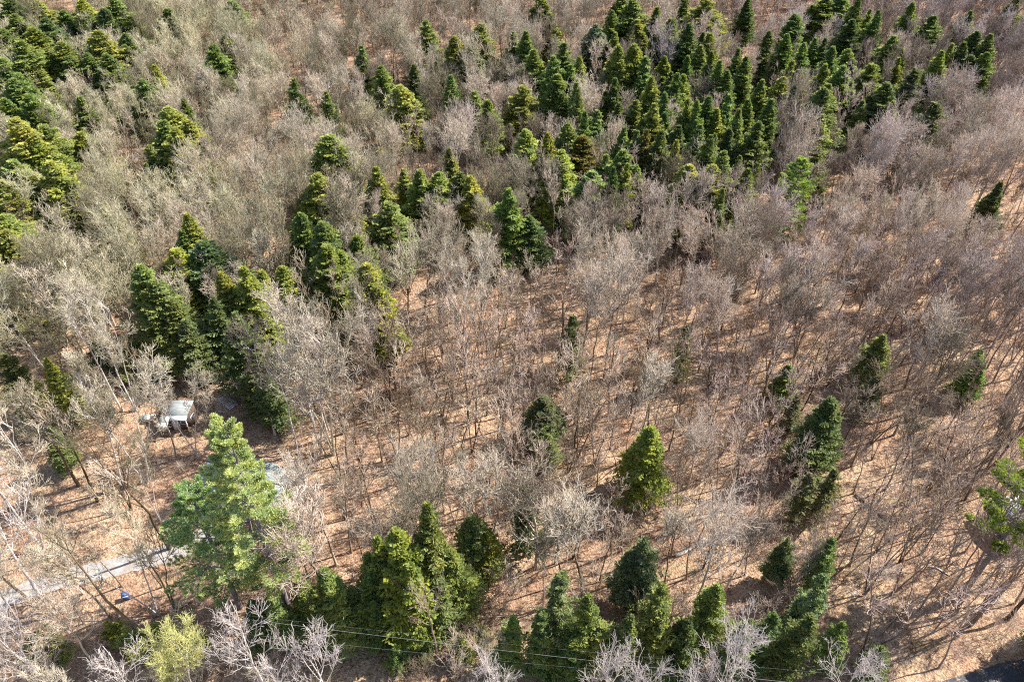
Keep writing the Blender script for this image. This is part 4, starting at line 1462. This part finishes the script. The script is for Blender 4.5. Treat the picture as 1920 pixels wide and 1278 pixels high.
for (kind_, z), lst in byzone.items():
    lst.sort(key=lambda q: -q[0])
    nrow = max(1, round(len(lst) / 5))
    per_row = math.ceil(len(lst) / nrow)
    for rw in range(nrow):
        row = sorted(lst[rw * per_row:(rw + 1) * per_row], key=lambda q: q[1])
        for i, (_, _, t) in enumerate(row):
            o = 'only one' if len(row) == 1 else ('leftmost' if i == 0 else ('rightmost' if i == len(row) - 1 else ORD[i] + ' from left'))
            lab = '%s, %s%s, %s' % (kind_, o, '' if nrow == 1 else ' in %s row' % ROWS[rw], z)
            if len(lab.split()) > 16:
                lab = '%s, %s%s, %s' % (kind_.replace('leafless ', ''), o, '' if nrow == 1 else ' in %s row' % ROWS[rw], z)
            if len(lab.split()) > 16:
                lab = lab.replace(' the ', ' ')
            t['label'] = lab
print("bare", cnt, "rest", len(rest), "evergreens", n_hem)


def scatter(name, pts, sources, label, cat, with_tilt=0.06):
    """one object: many small or far plants, instanced on points. pts: x, y, sxy, sz, source index"""
    n = len(pts)
    me = bpy.data.meshes.new(name)
    me.vertices.add(n)
    me.vertices.foreach_set("co", np.array([(p[0], p[1], hgt(p[0], p[1]) - 0.05) for p in pts], dtype=np.float32).ravel())
    for nm, ty, data in (('rot', 'FLOAT_VECTOR', np.array([(R.uniform(-with_tilt, with_tilt), R.uniform(-with_tilt, with_tilt), R.uniform(0, 6.28)) for _ in pts])),
                         ('scl', 'FLOAT_VECTOR', np.array([(p[2], p[2], p[3]) for p in pts]))):
        a = me.attributes.new(nm, ty, 'POINT')
        a.data.foreach_set("vector", data.astype(np.float32).ravel())
    a = me.attributes.new('idx', 'INT', 'POINT')
    a.data.foreach_set("value", np.array([p[4] for p in pts], dtype=np.int32))
    me.update()
    o = bpy.data.objects.new(name, me)
    C.objects.link(o)
    col = bpy.data.collections.new(name + "_kinds")
    for i, s_ in enumerate(sources):
        so = bpy.data.objects.new("%s_kind_%02d" % (name, i), s_)
        col.objects.link(so)
    ng = bpy.data.node_groups.new(name + "_scatter", 'GeometryNodeTree')
    ng.interface.new_socket("Geometry", in_out='INPUT', socket_type='NodeSocketGeometry')
    ng.interface.new_socket("Geometry", in_out='OUTPUT', socket_type='NodeSocketGeometry')
    gi = ng.nodes.new('NodeGroupInput'); go = ng.nodes.new('NodeGroupOutput')
    ip = ng.nodes.new('GeometryNodeInstanceOnPoints')
    ci = ng.nodes.new('GeometryNodeCollectionInfo')
    ci.inputs['Collection'].default_value = col
    ci.inputs['Separate Children'].default_value = True
    ci.inputs['Reset Children'].default_value = True
    ng.links.new(gi.outputs[0], ip.inputs['Points'])
    ng.links.new(ci.outputs[0], ip.inputs['Instance'])
    ip.inputs['Pick Instance'].default_value = True
    for an, ty, sock in (('rot', 'FLOAT_VECTOR', 'Rotation'), ('scl', 'FLOAT_VECTOR', 'Scale'), ('idx', 'INT', 'Instance Index')):
        na = ng.nodes.new('GeometryNodeInputNamedAttribute')
        na.data_type = ty
        na.inputs['Name'].default_value = an
        ng.links.new(na.outputs['Attribute'], ip.inputs[sock])
    ng.links.new(ip.outputs[0], go.inputs[0])
    md = o.modifiers.new("scatter", 'NODES')
    md.node_group = ng
    return tag(o, label, cat, None, 'stuff')


srcs = [p['whole'] for p in BARE] + [p['whole'] for p in POLE]
pts = [(x, y, a, b, R.randrange(len(BARE)) if not ip_ else len(BARE) + R.randrange(len(POLE))) for (x, y, a, b, ip_) in rest]
scatter('bare_forest', pts, srcs, 'grey and mauve leafless wood filling the far slope', 'bare forest')


# ------------------------------------------------------------------ undergrowth: saplings and brush
def brush_mesh(seed, h, n, spread, tw, mat, sub=5):
    rng = np.random.default_rng(seed)
    k = 4
    s = np.linspace(0, 1, k)
    a = rng.uniform(0, 6.28, n)
    rr = rng.uniform(0, 1, n) * spread
    P = np.zeros((n, k, 3))
    L = h * rng.uniform(0.5, 1.1, n)
    P[:, :, 0] = (np.cos(a) * rr)[:, None] + s[None] * (np.cos(a) * L * 0.3)[:, None] + rng.normal(size=(n, k)) * 0.05
    P[:, :, 1] = (np.sin(a) * rr)[:, None] + s[None] * (np.sin(a) * L * 0.3)[:, None] + rng.normal(size=(n, k)) * 0.05
    P[:, :, 2] = s[None] * L[:, None] - 0.05
    Rr = np.tile(np.linspace(tw * 1.5, tw * 0.6, k), (n, 1))
    c, cR = spawn(rng, P, Rr, sub, 0.3, 1.0, 42, 14, lambda t: 0.30 * h * (1.2 - t), 0.8, 0.25, 3, 0.05, 0.5)
    c2, c2R = spawn(rng, c, cR, 3, 0.3, 1.0, 42, 14, lambda t: 0.13 * h + 0 * t, 0.8, 0.1, 3, 0.05, 0.5)
    v, f = merge([tubes(P, Rr, 3), tubes(c, np.maximum(cR, tw * .6), 3), tubes(c2, np.maximum(c2R, tw * 0.5), 3)])
    return mesh_np("brush", v, f, [mat])


BR = [brush_mesh(401, 2.2, 14, 0.9, 0.014, M['straw']), brush_mesh(402, 3.4, 9, 0.6, 0.016, M['pole_twig']),
      brush_mesh(403, 1.3, 18, 1.0, 0.012, M['straw']), brush_mesh(404, 5.0, 5, 0.4, 0.02, M['pole_twig'], 9),
      brush_mesh(405, 4.2, 6, 0.4, 0.018, M['twig'], 8)]
ug = []
for _ in range(16000):
    y = R.uniform(32, 260)
    hw = 0.68 * project(0, y, 0)[2]
    if R.random() > hw / 160:
        continue
    x = R.uniform(-hw, hw)
    px, py, d = project(x, y, 0)
    if py < -30 or py > 1310:
        continue
    if blocked(x, y) and R.random() < 0.97:
        continue
    n_ = math.sin(x * 0.21 + 1.7 * math.sin(y * 0.13)) + math.sin(y * 0.19 + 1.3 * math.sin(x * 0.11))
    if px < 345 and 850 < py < 1190:
        p_ = 0.12
    elif ell(px, py, 830, 830, 250, 190):
        p_ = 0.7
    elif px > 1500 and py > 930:
        p_ = 0.65
    else:
        p_ = 0.9
    if R.random() > p_ * (0.45 + 0.35 * n_ + 0.3):
        continue
    s_ = R.uniform(0.7, 1.3)
    ug.append((x, y, s_, s_ * R.uniform(0.8, 1.2), R.randrange(len(BR))))
print("undergrowth", len(ug))
scatter('undergrowth', ug, BR, 'tan brush and leafless saplings over the forest floor', 'undergrowth', 0.15)
